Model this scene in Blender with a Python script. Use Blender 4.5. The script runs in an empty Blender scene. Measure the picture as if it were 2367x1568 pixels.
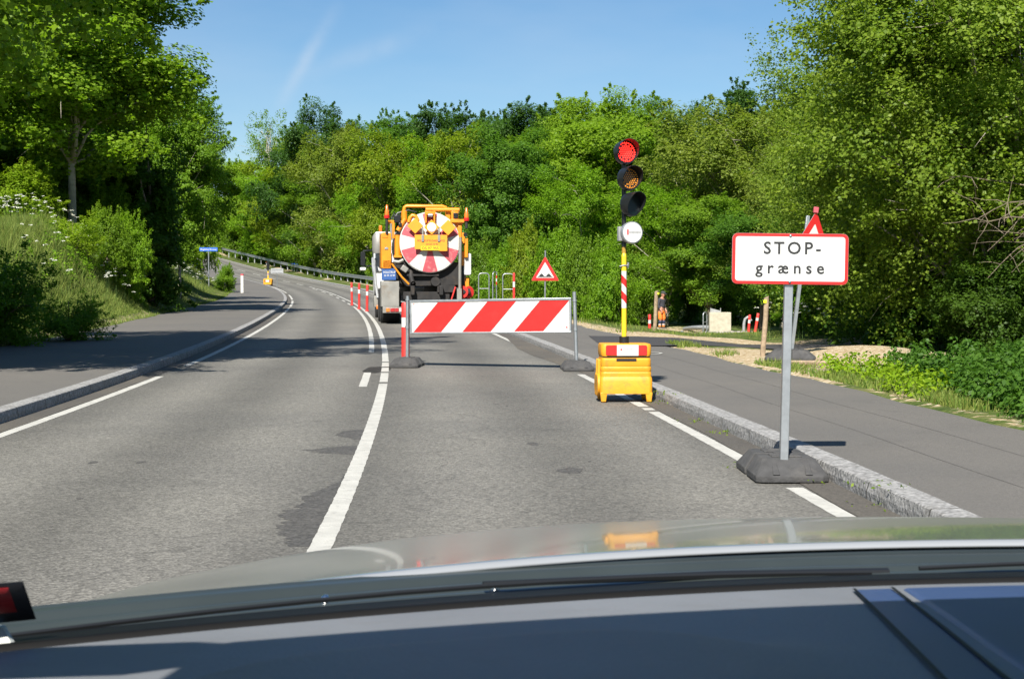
import bpy, bmesh, math, random
import numpy as np
from mathutils import Vector, Matrix

# ------------------------------------------------------------------ camera, world, sun, exposure
scn = bpy.context.scene
COL = scn.collection
R = math.radians
F = 3286.0; CX = 1183.0; HZ = 680.0; EYE = 1.15       # focal length and horizon of the photograph, eye height

cam = bpy.data.cameras.new("camera"); camo = bpy.data.objects.new("camera", cam); COL.objects.link(camo)
cam.sensor_width = 36.0; cam.lens = F / 2366.0 * 36.0
cam.clip_start = 0.05; cam.clip_end = 6000
camo.location = (0, 0, EYE)
camo.rotation_euler = (R(90) - math.atan((784 - HZ) / F), 0, 0)
cam.dof.use_dof = True; cam.dof.focus_distance = 18.0; cam.dof.aperture_fstop = 38.0
scn.camera = camo

SUN_AZ = 13.0     # the light travels away from the camera and a little to the right of the view
SUN_EL = 45.0
world = bpy.data.worlds.new("World"); scn.world = world; world.use_nodes = True
nt = world.node_tree; nd = nt.nodes; lk = nt.links
for n in list(nd): nd.remove(n)
wo = nd.new("ShaderNodeOutputWorld"); bg = nd.new("ShaderNodeBackground"); sky = nd.new("ShaderNodeTexSky")
sky.sky_type = 'NISHITA'; sky.sun_disc = False
sky.sun_elevation = R(SUN_EL); sky.sun_rotation = R(180 + SUN_AZ)
sky.altitude = 0; sky.air_density = 1.0; sky.dust_density = 0.35; sky.ozone_density = 2.6
# thin contrails and cirrus, fixed in the sky by direction
tc = nd.new("ShaderNodeTexCoord"); sep = nd.new("ShaderNodeSeparateXYZ"); lk.new(tc.outputs["Generated"], sep.inputs[0])
def wmath(op, a, b=None, c=None):
    n = nd.new("ShaderNodeMath"); n.operation = op
    for i, v in enumerate((a, b, c)):
        if v is None: continue
        if isinstance(v, (int, float)): n.inputs[i].default_value = v
        else: lk.new(v, n.inputs[i])
    return n.outputs[0]
sx = wmath('DIVIDE', sep.outputs[0], wmath('MAXIMUM', sep.outputs[1], 0.05))
sz = wmath('DIVIDE', sep.outputs[2], wmath('MAXIMUM', sep.outputs[1], 0.05))
comb = nd.new("ShaderNodeCombineXYZ"); lk.new(sx, comb.inputs[0]); lk.new(sz, comb.inputs[1])
def wnoise(scale, detail, sxy):
    mp = nd.new("ShaderNodeMapping"); lk.new(comb.outputs[0], mp.inputs[0]); mp.inputs["Scale"].default_value = (sxy[0], sxy[1], 1); mp.inputs["Rotation"].default_value = (0, 0, sxy[2])
    t = nd.new("ShaderNodeTexNoise"); lk.new(mp.outputs[0], t.inputs["Vector"]); t.inputs["Scale"].default_value = scale; t.inputs["Detail"].default_value = detail
    return t.outputs["Fac"]
wob = wnoise(9, 4, (1, 1, 0)); wob2 = wnoise(30, 4, (1, 1, 0))
def streak(x0, z0, x1, z1, w, gain):
    L = math.hypot(x1 - x0, z1 - z0); ux, uz = (x1 - x0) / L, (z1 - z0) / L
    dx = wmath('SUBTRACT', sx, x0); dz = wmath('SUBTRACT', sz, z0)
    along = wmath('ADD', wmath('MULTIPLY', dx, ux), wmath('MULTIPLY', dz, uz))
    across = wmath('ADD', wmath('MULTIPLY', dx, -uz), wmath('MULTIPLY', dz, ux))
    across = wmath('ADD', across, wmath('MULTIPLY', wmath('SUBTRACT', wob, 0.5), w * 2.2))
    q = wmath('DIVIDE', across, w); g = wmath('EXPONENT', wmath('MULTIPLY', wmath('MULTIPLY', q, q), -1.0))
    t = wmath('DIVIDE', along, L); e = wmath('MULTIPLY', wmath('MULTIPLY', t, wmath('SUBTRACT', 1.0, t)), 4.0)
    e = wmath('MAXIMUM', e, 0.0)
    tex = wmath('MULTIPLY_ADD', wob2, 1.6, -0.25)
    return wmath('MULTIPLY', wmath('MULTIPLY', g, e), wmath('MULTIPLY', tex, gain))
acc = streak(-.166, .125, -.118, .205, .005, .44)
acc = wmath('ADD', acc, streak(-.150, .148, -.05, .186, .0075, .26))
cir = wmath('MAXIMUM', wmath('MULTIPLY_ADD', wnoise(5, 6, (1.0, 3.2, .5)), 1.4, -.62), 0.0)
acc = wmath('ADD', acc, wmath('MULTIPLY', cir, .34))
acc = wmath('MINIMUM', wmath('MAXIMUM', acc, 0.0), .6)
mixw = nd.new("ShaderNodeMix"); mixw.data_type = 'RGBA'
hsv = nd.new("ShaderNodeHueSaturation"); hsv.inputs["Saturation"].default_value = 1.22; hsv.inputs["Value"].default_value = 1.0
lk.new(sky.outputs[0], hsv.inputs["Color"])
lk.new(acc, mixw.inputs["Factor"]); lk.new(hsv.outputs[0], mixw.inputs["A"]); mixw.inputs["B"].default_value = (6.2, 6.8, 7.6, 1)
lk.new(mixw.outputs["Result"], bg.inputs[0]); bg.inputs[1].default_value = 0.057
lk.new(bg.outputs[0], wo.inputs[0])

sl = bpy.data.lights.new("sun", 'SUN'); sl.energy = 4.9; sl.angle = R(0.5); sl.color = (1.0, 0.955, 0.88)
so = bpy.data.objects.new("sun", sl); COL.objects.link(so)
sd = Vector((math.sin(R(SUN_AZ)) * math.cos(R(SUN_EL)), math.cos(R(SUN_AZ)) * math.cos(R(SUN_EL)), -math.sin(R(SUN_EL))))
so.rotation_euler = sd.to_track_quat('-Z', 'Y').to_euler(); so.location = (-20, -40, 60)

scn.view_settings.view_transform = 'Standard'; scn.view_settings.look = 'None'
scn.view_settings.exposure = 1.03; scn.view_settings.gamma = 1.0
scn.render.engine = 'CYCLES'
cy = scn.cycles
cy.max_bounces = 12; cy.diffuse_bounces = 8; cy.glossy_bounces = 3; cy.transmission_bounces = 8; cy.transparent_max_bounces = 12
cy.caustics_reflective = False; cy.caustics_refractive = False
cy.use_denoising = True; cy.use_adaptive_sampling = False
try:
    cy.denoiser = 'OPENIMAGEDENOISE'; cy.denoising_input_passes = 'RGB_ALBEDO_NORMAL'
except Exception: pass
scn.render.film_transparent = False

# ------------------------------------------------------------------ materials
def srgb(r, g, b):
    f = lambda c: (c / 255 / 12.92) if c / 255 <= 0.04045 else ((c / 255 + 0.055) / 1.055) ** 2.4
    return (f(r), f(g), f(b))
def mat(name, col, rough=0.6, metal=0.0, spec=0.5, var=0.0, vscale=8.0, bump=0.0, bscale=40.0, coat=0.0, dirt=None, dscale=3.0, damt=0.5):
    col = tuple(c * .89 for c in col); dirt = tuple(c * .89 for c in dirt) if dirt else None
    m = bpy.data.materials.new(name); m.use_nodes = True
    n = m.node_tree.nodes; l = m.node_tree.links; p = n["Principled BSDF"]
    p.inputs["Base Color"].default_value = (*col, 1); p.inputs["Roughness"].default_value = rough
    p.inputs["Metallic"].default_value = metal; p.inputs["Specular IOR Level"].default_value = spec
    if coat: p.inputs["Coat Weight"].default_value = coat; p.inputs["Coat Roughness"].default_value = 0.05
    t = n.new("ShaderNodeTexCoord")
    out = None
    if var:
        x = n.new("ShaderNodeTexNoise"); x.inputs["Scale"].default_value = vscale; x.inputs["Detail"].default_value = 6
        l.new(t.outputs["Object"], x.inputs["Vector"])
        cr = n.new("ShaderNodeMapRange"); cr.inputs[1].default_value = .3; cr.inputs[2].default_value = .7
        cr.inputs[3].default_value = 1 - var; cr.inputs[4].default_value = 1 + var; l.new(x.outputs["Fac"], cr.inputs[0])
        mx = n.new("ShaderNodeMix"); mx.data_type = 'RGBA'; mx.blend_type = 'MULTIPLY'; mx.inputs["Factor"].default_value = 1
        mx.inputs["A"].default_value = (*col, 1); l.new(cr.outputs[0], mx.inputs["B"]); out = mx.outputs["Result"]
    if dirt:
        x = n.new("ShaderNodeTexNoise"); x.inputs["Scale"].default_value = dscale; x.inputs["Detail"].default_value = 8; x.inputs["Roughness"].default_value = .65
        l.new(t.outputs["Object"], x.inputs["Vector"])
        cr = n.new("ShaderNodeMapRange"); cr.inputs[1].default_value = .52; cr.inputs[2].default_value = .72; cr.inputs[4].default_value = damt
        l.new(x.outputs["Fac"], cr.inputs[0])
        mx = n.new("ShaderNodeMix"); mx.data_type = 'RGBA'; l.new(cr.outputs[0], mx.inputs["Factor"])
        if out: l.new(out, mx.inputs["A"])
        else: mx.inputs["A"].default_value = (*col, 1)
        mx.inputs["B"].default_value = (*dirt, 1); out = mx.outputs["Result"]
    if out: l.new(out, p.inputs["Base Color"])
    if bump:
        x = n.new("ShaderNodeTexNoise"); x.inputs["Scale"].default_value = bscale; x.inputs["Detail"].default_value = 5
        l.new(t.outputs["Object"], x.inputs["Vector"])
        b = n.new("ShaderNodeBump"); b.inputs["Strength"].default_value = bump; b.inputs["Distance"].default_value = .02
        l.new(x.outputs["Fac"], b.inputs["Height"]); l.new(b.outputs[0], p.inputs["Normal"])
    return m
def emit(name, col, st):
    m = bpy.data.materials.new(name); m.use_nodes = True; p = m.node_tree.nodes["Principled BSDF"]
    p.inputs["Base Color"].default_value = (*col, 1); p.inputs["Emission Color"].default_value = (*col, 1); p.inputs["Emission Strength"].default_value = st
    return m

def asphalt(name, base, warm, speck, scale, tracks=False):
    base = tuple(c * .89 for c in base); warm = tuple(c * .89 for c in warm)
    m = bpy.data.materials.new(name); m.use_nodes = True
    n = m.node_tree.nodes; l = m.node_tree.links; p = n["Principled BSDF"]; p.inputs["Roughness"].default_value = .78; p.inputs["Specular IOR Level"].default_value = .35
    t = n.new("ShaderNodeTexCoord")
    def noise(sc, de=4, ro=.5):
        x = n.new("ShaderNodeTexNoise"); x.inputs["Scale"].default_value = sc; x.inputs["Detail"].default_value = de; x.inputs["Roughness"].default_value = ro
        l.new(t.outputs["Object"], x.inputs["Vector"]); return x.outputs["Fac"]
    def rng(f, a, b, c, d):
        x = n.new("ShaderNodeMapRange"); l.new(f, x.inputs[0])
        for i, v in enumerate((a, b, c, d)): x.inputs[i + 1].default_value = v
        return x.outputs[0]
    def mix(fac, a, b, bt='MIX'):
        x = n.new("ShaderNodeMix"); x.data_type = 'RGBA'; x.blend_type = bt
        for k, v in (("Factor", fac), ("A", a), ("B", b)):
            if isinstance(v, (tuple, float, int)): x.inputs[k].default_value = v if not isinstance(v, tuple) else (*v, 1)
            else: l.new(v, x.inputs[k])
        return x.outputs["Result"]
    c = mix(rng(noise(.35, 5, .6), .35, .65, 0, 1), base, warm)
    c = mix(1.0, c, rng(noise(scale, 2, .6), .25, .75, 1 - speck, 1 + speck), 'MULTIPLY')
    vo = n.new("ShaderNodeTexVoronoi"); vo.inputs["Scale"].default_value = scale * .8; l.new(t.outputs["Object"], vo.inputs["Vector"])
    st = n.new("ShaderNodeSeparateColor"); l.new(vo.outputs["Color"], st.inputs[0])
    c = mix(1.0, c, rng(st.outputs[0], 0, 1, 1 - speck * .8, 1 + speck * .8), 'MULTIPLY')
    c = mix(rng(noise(1.3, 6, .7), .55, .75, 0, .35), c, tuple(v * .62 for v in base))
    if tracks:
        la = n.new("ShaderNodeAttribute"); la.attribute_name = 'lat'
        wv = n.new("ShaderNodeMath"); wv.operation = 'COSINE'; ml = n.new("ShaderNodeMath"); ml.operation = 'MULTIPLY_ADD'
        l.new(la.outputs["Fac"], ml.inputs[0]); ml.inputs[1].default_value = 2 * math.pi / 1.45; ml.inputs[2].default_value = 2 * math.pi * .0; l.new(ml.outputs[0], wv.inputs[0])
        nz = noise(.5, 5, .6); sb = n.new("ShaderNodeMath"); sb.operation = 'MULTIPLY'; l.new(wv.outputs[0], sb.inputs[0]); l.new(nz, sb.inputs[1])
        c = mix(1.0, c, rng(sb.outputs[0], -.5, .5, 1.15, .80), 'MULTIPLY')
        # fine cracks and sealed joints
        cv = n.new("ShaderNodeTexVoronoi"); cv.feature = 'DISTANCE_TO_EDGE'; cv.inputs["Scale"].default_value = .22
        mp = n.new("ShaderNodeVectorMath"); mp.operation = 'ADD'; l.new(t.outputs["Object"], mp.inputs[0])
        nc = n.new("ShaderNodeTexNoise"); nc.inputs["Scale"].default_value = 1.6; nc.inputs["Detail"].default_value = 5; l.new(t.outputs["Object"], nc.inputs["Vector"])
        l.new(nc.outputs["Color"], mp.inputs[1]); l.new(mp.outputs[0], cv.inputs["Vector"])
        c = mix(rng(cv.outputs["Distance"], .0, .004, .45, 0), c, tuple(v * .45 for v in base))
    l.new(c, p.inputs["Base Color"])
    b = n.new("ShaderNodeBump"); b.inputs["Strength"].default_value = .55; b.inputs["Distance"].default_value = .006
    l.new(vo.outputs["Distance"], b.inputs["Height"]); l.new(b.outputs[0], p.inputs["Normal"])
    return m

M = {}
M['road'] = asphalt('road_asphalt', (.133, .127, .112), (.160, .152, .131), .40, 78, True)
M['path'] = asphalt('path_asphalt', (.124, .117, .106), (.145, .134, .118), .14, 140)
M['seam'] = asphalt('path_seam', (.100, .094, .085), (.112, .104, .094), .12, 140)
M['newasph'] = asphalt('fresh_asphalt', (.050, .048, .048), (.060, .056, .054), .14, 140)
M['gutter'] = asphalt('gutter_asphalt', (.080, .074, .066), (.12, .105, .082), .22, 90)
M['tar'] = asphalt('tar_patch', (.070, .067, .062), (.084, .079, .071), .35, 62)
M['mark'] = mat('road_paint', (.47, .46, .415), .7, var=.10, vscale=6, dirt=(.22, .21, .19), dscale=14, damt=.55, bump=.3, bscale=90)
M['kerb'] = mat('granite', (.27, .265, .255), .85, var=.48, vscale=34, bump=.6, bscale=40, dirt=(.13, .12, .10), dscale=5, damt=.6)
M['galv'] = mat('galvanised_steel', (.42, .44, .45), .42, metal=.75, var=.12, vscale=18)
M['galv_dull'] = mat('dull_zinc', (.36, .37, .37), .6, metal=.35, var=.12, vscale=12, dirt=(.2, .19, .17), dscale=9, damt=.4)
M['rubber'] = mat('recycled_rubber', (.058, .057, .056), .9, var=.25, vscale=12, bump=.3, bscale=60, dirt=(.12, .11, .095), dscale=5, damt=.6)
M['black'] = mat('black_plastic', (.012, .013, .014), .35)
M['black_matt'] = mat('matt_black', (.010, .010, .010), .85)
M['dark'] = mat('grimy_black_steel', (.018, .016, .015), .75, var=.5, vscale=6, dirt=(.06, .042, .025), dscale=4, damt=.7)
M['red'] = mat('reflective_red', (.56, .016, .013), .45, var=.08, vscale=5, dirt=(.40, .03, .025), dscale=6, damt=.5)
M['white'] = mat('reflective_white', (.60, .60, .575), .45, var=.04, vscale=5, dirt=(.55, .54, .49), dscale=9, damt=.55)
M['ink'] = mat('sign_ink', (.018, .018, .018), .55)
M['greyink'] = mat('grey_ink', (.30, .30, .30), .6)
M['redink'] = mat('red_ink', (.55, .03, .03), .6)
M['yellow'] = mat('yellow_plastic', (.72, .32, .012), .55, var=.10, vscale=5, dirt=(.33, .17, .04), dscale=9, damt=.6, bump=.1, bscale=50)
M['poleyellow'] = mat('yellow_paint', (.86, .56, .02), .42, var=.05, vscale=5)
M['brass'] = mat('worn_brass_paint', (.38, .22, .03), .45, var=.15, vscale=10)
M['orange'] = mat('orange_paint', (.78, .27, .012), .42, var=.10, vscale=4, dirt=(.30, .12, .03), dscale=5, damt=.55)
M['orangesign'] = mat('orange_reflective', (.84, .33, .02), .5, var=.06, vscale=6, dirt=(.5, .22, .05), dscale=7, damt=.4)
M['beacon'] = mat('beacon_orange', (.85, .17, .02), .25)
M['beaconred'] = mat('beacon_red', (.6, .02, .02), .25)
M['truckwhite'] = mat('white_truck_paint', (.66, .66, .64), .35, dirt=(.3, .28, .24), dscale=3, damt=.5)
M['fadedred'] = mat('faded_red_foil', (.50, .085, .105), .55, var=.14, vscale=5, dirt=(.62, .42, .38), dscale=6, damt=.5)
M['chalkwhite'] = mat('dirty_white_foil', (.62, .605, .56), .55, dirt=(.42, .38, .30), dscale=6, damt=.5)
M['steelbox'] = mat('grey_steel_box', (.30, .29, .26), .5, metal=.3, var=.15, vscale=4, dirt=(.20, .14, .08), dscale=3, damt=.6)
M['bluepanel'] = mat('blue_panel', (.035, .10, .30), .45, dirt=(.06, .09, .15), dscale=5, damt=.5)
M['bluesign'] = mat('blue_sign_foil', (.02, .13, .62), .4)
M['tail'] = mat('tail_lamp_red', (.40, .03, .03), .25)
M['tailor'] = mat('tail_lamp_orange', (.75, .2, .03), .25)
M['tyre'] = mat('tyre_rubber', (.016, .016, .016), .85, bump=.3, bscale=30)
M['postred'] = mat('marker_post_red', (.66, .035, .028), .5, var=.08, vscale=9)
M['wood'] = mat('weathered_wood', (.34, .25, .16), .85, var=.3, vscale=11, bump=.6, bscale=22, dirt=(.14, .10, .06), dscale=7, damt=.6)
M['spray'] = mat('yellow_spray_paint', (.80, .80, .02), .7)
M['concrete'] = mat('concrete', (.46, .42, .32), .9, var=.14, vscale=9, bump=.3, bscale=50)
M['slab'] = mat('pale_slab', (.30, .275, .235), .9, var=.25, vscale=5, bump=.3, bscale=30)
M['bark'] = mat('bark', (.16, .125, .085), .9, var=.45, vscale=9, bump=1.0, bscale=14, dirt=(.30, .27, .21), dscale=4, damt=.7)
M['palebark'] = mat('pale_bark', (.36, .32, .25), .85, var=.3, vscale=8, bump=.7, bscale=16, dirt=(.13, .12, .07), dscale=4, damt=.7)
M['led_red'] = emit('lit_red_diode', (1.0, .020, .012), 2.6)
M['led_amber'] = mat('unlit_amber_diode', (.74, .27, .02), .4)
M['led_green'] = mat('unlit_green_diode', (.004, .018, .016), .3)
M['whitelamp'] = mat('white_lamp_lens', (.82, .82, .80), .3, bump=.6, bscale=60)

def leafmat(name, c0, c1, trans, rough=.48, tr_mul=(1.15, 1.25, .55)):
    m = bpy.data.materials.new(name); m.use_nodes = True
    n = m.node_tree.nodes; l = m.node_tree.links; p = n["Principled BSDF"]; o = n["Material Output"]
    a = n.new("ShaderNodeAttribute"); a.attribute_name = "rnd"
    oi = n.new("ShaderNodeObjectInfo")
    mx = n.new("ShaderNodeMix"); mx.data_type = 'RGBA'; mx.inputs["A"].default_value = (*c0, 1); mx.inputs["B"].default_value = (*c1, 1); l.new(a.outputs["Fac"], mx.inputs["Factor"])
    m2 = n.new("ShaderNodeMix"); m2.data_type = 'RGBA'; m2.blend_type = 'MULTIPLY'; m2.inputs["Factor"].default_value = 1
    l.new(mx.outputs["Result"], m2.inputs["A"]); l.new(oi.outputs["Color"], m2.inputs["B"])
    l.new(m2.outputs["Result"], p.inputs["Base Color"]); p.inputs["Roughness"].default_value = rough; p.inputs["Specular IOR Level"].default_value = .22
    tl = n.new("ShaderNodeBsdfTranslucent"); m3 = n.new("ShaderNodeMix"); m3.data_type = 'RGBA'; m3.blend_type = 'MULTIPLY'; m3.inputs["Factor"].default_value = 1
    l.new(m2.outputs["Result"], m3.inputs["A"]); m3.inputs["B"].default_value = (*tr_mul, 1); l.new(m3.outputs["Result"], tl.inputs["Color"])
    ms = n.new("ShaderNodeMixShader"); ms.inputs[0].default_value = trans
    l.new(p.outputs[0], ms.inputs[1]); l.new(tl.outputs[0], ms.inputs[2]); l.new(ms.outputs[0], o.inputs[0])
    return m
M['leaf'] = leafmat('tree_leaf', (.130, .225, .016), (.262, .360, .030), .54)
M['grassblade'] = leafmat('grass_blade', (.080, .150, .020), (.23, .26, .06), .28, .6)
M['umbel'] = leafmat('cow_parsley_flower', (.50, .52, .42), (.72, .72, .62), .2, .7, (1, 1, .9))
M['umbelstem'] = leafmat('cow_parsley_stem', (.07, .13, .03), (.12, .18, .05), .2, .6)
# ------------------------------------------------------------------ tagging
def tag(o, label=None, cat=None, group=None, kind=None):
    if label: o['label'] = label
    if cat: o['category'] = cat
    if group: o['group'] = group
    if kind: o['kind'] = kind
    return o
def thing(name, label, cat, loc=(0, 0, 0), rz=0.0, group=None, rot=None):
    o = bpy.data.objects.new(name, None); COL.objects.link(o); o.empty_display_size = .2
    o.location = loc; o.rotation_euler = rot if rot else (0, 0, rz)
    return tag(o, label, cat, group)
def link(name, me, material=None, parent=None, smooth=False):
    if material is not None:
        for m_ in (material if isinstance(material, (list, tuple)) else [material]): me.materials.append(m_)
    if smooth is True:
        me.shade_smooth()
    elif smooth:
        me.shade_smooth(); me.set_sharp_from_angle(angle=R(smooth))
    o = bpy.data.objects.new(name, me); COL.objects.link(o)
    if parent is not None: o.parent = parent
    return o
def copy_tree(o, parent=None):
    c = o.copy(); COL.objects.link(c); c.parent = parent
    for ch in list(o.children): copy_tree(ch, c)
    return c

# ------------------------------------------------------------------ mesh builder
class MB:
    def __init__(s): s.v = []; s.f = []; s.m = []
    def add(s, vs, fs, mi=0):
        b = len(s.v); s.v += [tuple(v) for v in vs]; s.f += [tuple(b + i for i in f) for f in fs]; s.m += [mi] * len(fs); return s
    def box(s, c, size, rot=None, mi=0, taper=(1, 1)):
        x, y, z = (d / 2 for d in size); tx, ty = taper
        vs = [Vector(v) for v in ((-x, -y, -z), (x, -y, -z), (x, y, -z), (-x, y, -z), (-x * tx, -y * ty, z), (x * tx, -y * ty, z), (x * tx, y * ty, z), (-x * tx, y * ty, z))]
        if rot is not None: vs = [rot @ v for v in vs]
        c = Vector(c)
        return s.add([v + c for v in vs], [(3, 2, 1, 0), (4, 5, 6, 7), (0, 1, 5, 4), (1, 2, 6, 5), (2, 3, 7, 6), (3, 0, 4, 7)], mi)
    def cyl(s, p0, p1, r0, r1=None, n=14, mi=0, caps=True):
        r1 = r0 if r1 is None else r1
        p0 = Vector(p0); p1 = Vector(p1); q = (p1 - p0).to_track_quat('Z', 'Y')
        vs = []; 
        for p, r in ((p0, r0), (p1, r1)):
            for i in range(n):
                a = 2 * math.pi * i / n; vs.append(p + q @ Vector((r * math.cos(a), r * math.sin(a), 0)))
        fs = [(i, (i + 1) % n, n + (i + 1) % n, n + i) for i in range(n)]
        if caps: fs += [tuple(reversed(range(n))), tuple(range(n, 2 * n))]
        return s.add(vs, fs, mi)
    def tube(s, pts, rad, n=8, mi=0, caps=True):
        pts = [Vector(p) for p in pts]; k = len(pts); rad = [rad] * k if isinstance(rad, (int, float)) else rad
        vs = []; ref = None
        for i, p in enumerate(pts):
            t = (pts[min(i + 1, k - 1)] - pts[max(i - 1, 0)])
            t = t.normalized() if t.length > 1e-9 else Vector((0, 0, 1))
            if ref is None: ref = t.orthogonal().normalized()
            ref = (ref - t * ref.dot(t)); ref = ref.normalized() if ref.length > 1e-6 else t.orthogonal().normalized()
            b = t.cross(ref)
            for j in range(n):
                a = 2 * math.pi * j / n; vs.append(p + (ref * math.cos(a) + b * math.sin(a)) * rad[i])
        fs = []
        for i in range(k - 1):
            for j in range(n):
                a = i * n + j; b_ = i * n + (j + 1) % n; fs.append((a, b_, b_ + n, a + n))
        if caps: fs += [tuple(reversed(range(n))), tuple(range((k - 1) * n, k * n))]
        return s.add(vs, fs, mi)
    def prism(s, poly, y0, y1, mi=0, axis='y'):
        """outline in x,z swept along y"""
        n = len(poly)
        mk = (lambda a, b, d: (a, d, b)) if axis == 'y' else ((lambda a, b, d: (d, a, b)) if axis == 'x' else (lambda a, b, d: (a, b, d)))
        vs = [mk(a, b, y0) for a, b in poly] + [mk(a, b, y1) for a, b in poly]
        fs = [tuple(range(n)), tuple(reversed(range(n, 2 * n)))] + [((i + 1) % n, i, n + i, n + (i + 1) % n) for i in range(n)]
        return s.add(vs, fs, mi)
    def lathe(s, prof, n=20, c=(0, 0, 0), q=None, mi=0):
        """profile of (radius, height) about local z"""
        c = Vector(c); k = len(prof); vs = []
        for r, h in prof:
            for i in range(n):
                a = 2 * math.pi * i / n; v = Vector((r * math.cos(a), r * math.sin(a), h)); vs.append(c + (q @ v if q is not None else v))
        fs = [(i * n + j, i * n + (j + 1) % n, (i + 1) * n + (j + 1) % n, (i + 1) * n + j) for i in range(k - 1) for j in range(n)]
        fs += [tuple(reversed(range(n))), tuple(range((k - 1) * n, k * n))]
        return s.add(vs, fs, mi)
    def build(s, name, material, parent=None, smooth=False, bevel=0.0, seg=2):
        me = bpy.data.meshes.new(name); me.from_pydata(s.v, [], s.f); me.update()
        bm = bmesh.new(); bm.from_mesh(me)
        if smooth or bevel: bmesh.ops.remove_doubles(bm, verts=bm.verts, dist=1e-5)
        if len(bm.faces) < 60000: bmesh.ops.recalc_face_normals(bm, faces=bm.faces)
        bm.to_mesh(me); bm.free()
        if any(s.m) and len(me.polygons) == len(s.m): me.polygons.foreach_set('material_index', s.m)
        o = link(name, me, material, parent, smooth)
        if bevel:
            b = o.modifiers.new('bevel', 'BEVEL'); b.width = bevel; b.segments = seg; b.limit_method = 'ANGLE'; b.angle_limit = R(35)
            if not smooth: me.shade_smooth(); me.set_sharp_from_angle(angle=R(40))
        return o
def rounded(w, h, r, n=5, cx=0, cz=0):
    pts = []
    for (x, z, a0) in ((w / 2 - r, h / 2 - r, 0), (-w / 2 + r, h / 2 - r, 90), (-w / 2 + r, -h / 2 + r, 180), (w / 2 - r, -h / 2 + r, 270)):
        for i in range(n + 1):
            a = R(a0 + 90 * i / n); pts.append((cx + x + r * math.cos(a), cz + z + r * math.sin(a)))
    return pts
def text(name, body, size, material, parent, loc, rot=(R(90), 0, 0), space=1.0, align='CENTER', depth=.0008, sx=1.0):
    cu = bpy.data.curves.new(name, 'FONT'); cu.body = body; cu.size = size; cu.align_x = align; cu.align_y = 'CENTER'
    cu.space_character = space; cu.extrude = depth; cu.offset = size * .0155; cu.resolution_u = 3
    to = bpy.data.objects.new(name, cu); COL.objects.link(to)
    dg = bpy.context.evaluated_depsgraph_get(); dg.update()
    me = bpy.data.meshes.new_from_object(to.evaluated_get(dg)); bpy.data.objects.remove(to); bpy.data.curves.remove(cu)
    me.materials.clear()
    o = link(name, me, material, parent); o.location = loc; o.rotation_euler = rot; o.scale = (sx, 1, 1)
    return o
def npmesh(name, V, Fq, rnd=None):
    """V (n,3), Fq (m,4) or (m,3) arrays to a mesh, with a per-face attribute"""
    me = bpy.data.meshes.new(name); k = Fq.shape[1]; m = len(Fq)
    me.vertices.add(len(V)); me.vertices.foreach_set('co', np.ascontiguousarray(V, dtype=np.float32).ravel())
    me.loops.add(m * k); me.loops.foreach_set('vertex_index', np.ascontiguousarray(Fq, dtype=np.int32).ravel())
    me.polygons.add(m); me.polygons.foreach_set('loop_start', np.arange(0, m * k, k, dtype=np.int32))
    me.update(calc_edges=True)
    if rnd is not None:
        a = me.attributes.new('rnd', 'FLOAT', 'FACE'); a.data.foreach_set('value', np.ascontiguousarray(rnd, dtype=np.float32))
    return me

# ------------------------------------------------------------------ the road: centre line stations (x, y, z)
ST = [(-0.72,3.0,-.025),(-1.01,8.99,-.005),(-1.4,14.98,.026),(-1.87,20.96,.073),(-2.42,26.94,.138),(-3.03,32.91,.216),(-3.69,38.87,.3),(-4.4,44.83,.384),(-5.15,50.78,.466),(-5.93,56.73,.545),(-6.75,62.67,.622),(-7.6,68.61,.701),(-8.49,74.55,.785),(-9.43,80.47,.882),(-10.42,86.39,.993),(-11.47,92.3,1.123),(-12.6,98.19,1.268),(-13.81,104.07,1.426),(-15.12,109.92,1.596),(-16.52,115.75,1.776),(-18.03,121.56,1.968),(-19.65,127.34,2.175),(-21.36,133.09,2.404),(-23.18,138.81,2.661),(-25.09,144.49,2.952),(-27.09,150.15,3.28),(-29.17,155.78,3.644),(-31.33,161.38,4.045),(-33.56,166.95,4.477),(-35.86,172.49,4.937),(-38.23,178.0,5.418),(-40.65,183.49,5.917),(-43.14,188.95,6.429),(-45.68,194.39,6.953),(-48.27,199.8,7.486),(-50.92,205.18,8.029),(-53.61,210.54,8.579),(-56.35,215.88,9.137),(-59.14,221.2,9.701),(-61.96,226.49,10.271),(-64.83,231.76,10.847),(-67.73,237.01,11.428)]
ST = [(-.72 + .045 * 6 * k, 3.0 - 6 * k, -.025) for k in range(6, 0, -1)] + ST
_S = np.array(ST); _t = np.arange(len(_S)) * 6.0
def _hermite(q):
    i = np.clip((q // 6).astype(int), 0, len(_S) - 2); u = (q / 6 - i)[:, None]
    T = np.gradient(_S, axis=0)
    a, b, ta, tb = _S[i], _S[i + 1], T[i], T[i + 1]
    return (2*u**3-3*u**2+1)*a + (u**3-2*u**2+u)*ta + (-2*u**3+3*u**2)*b + (u**3-u**2)*tb
SS = np.arange(0, (len(_S) - 1) * 6, 1.0); P3 = _hermite(SS)
TG = np.gradient(P3[:, :2], axis=0); TG /= np.linalg.norm(TG, axis=1)[:, None]; NR = np.stack([TG[:, 1], -TG[:, 0]], 1)   # NR points to the driver's right
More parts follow.
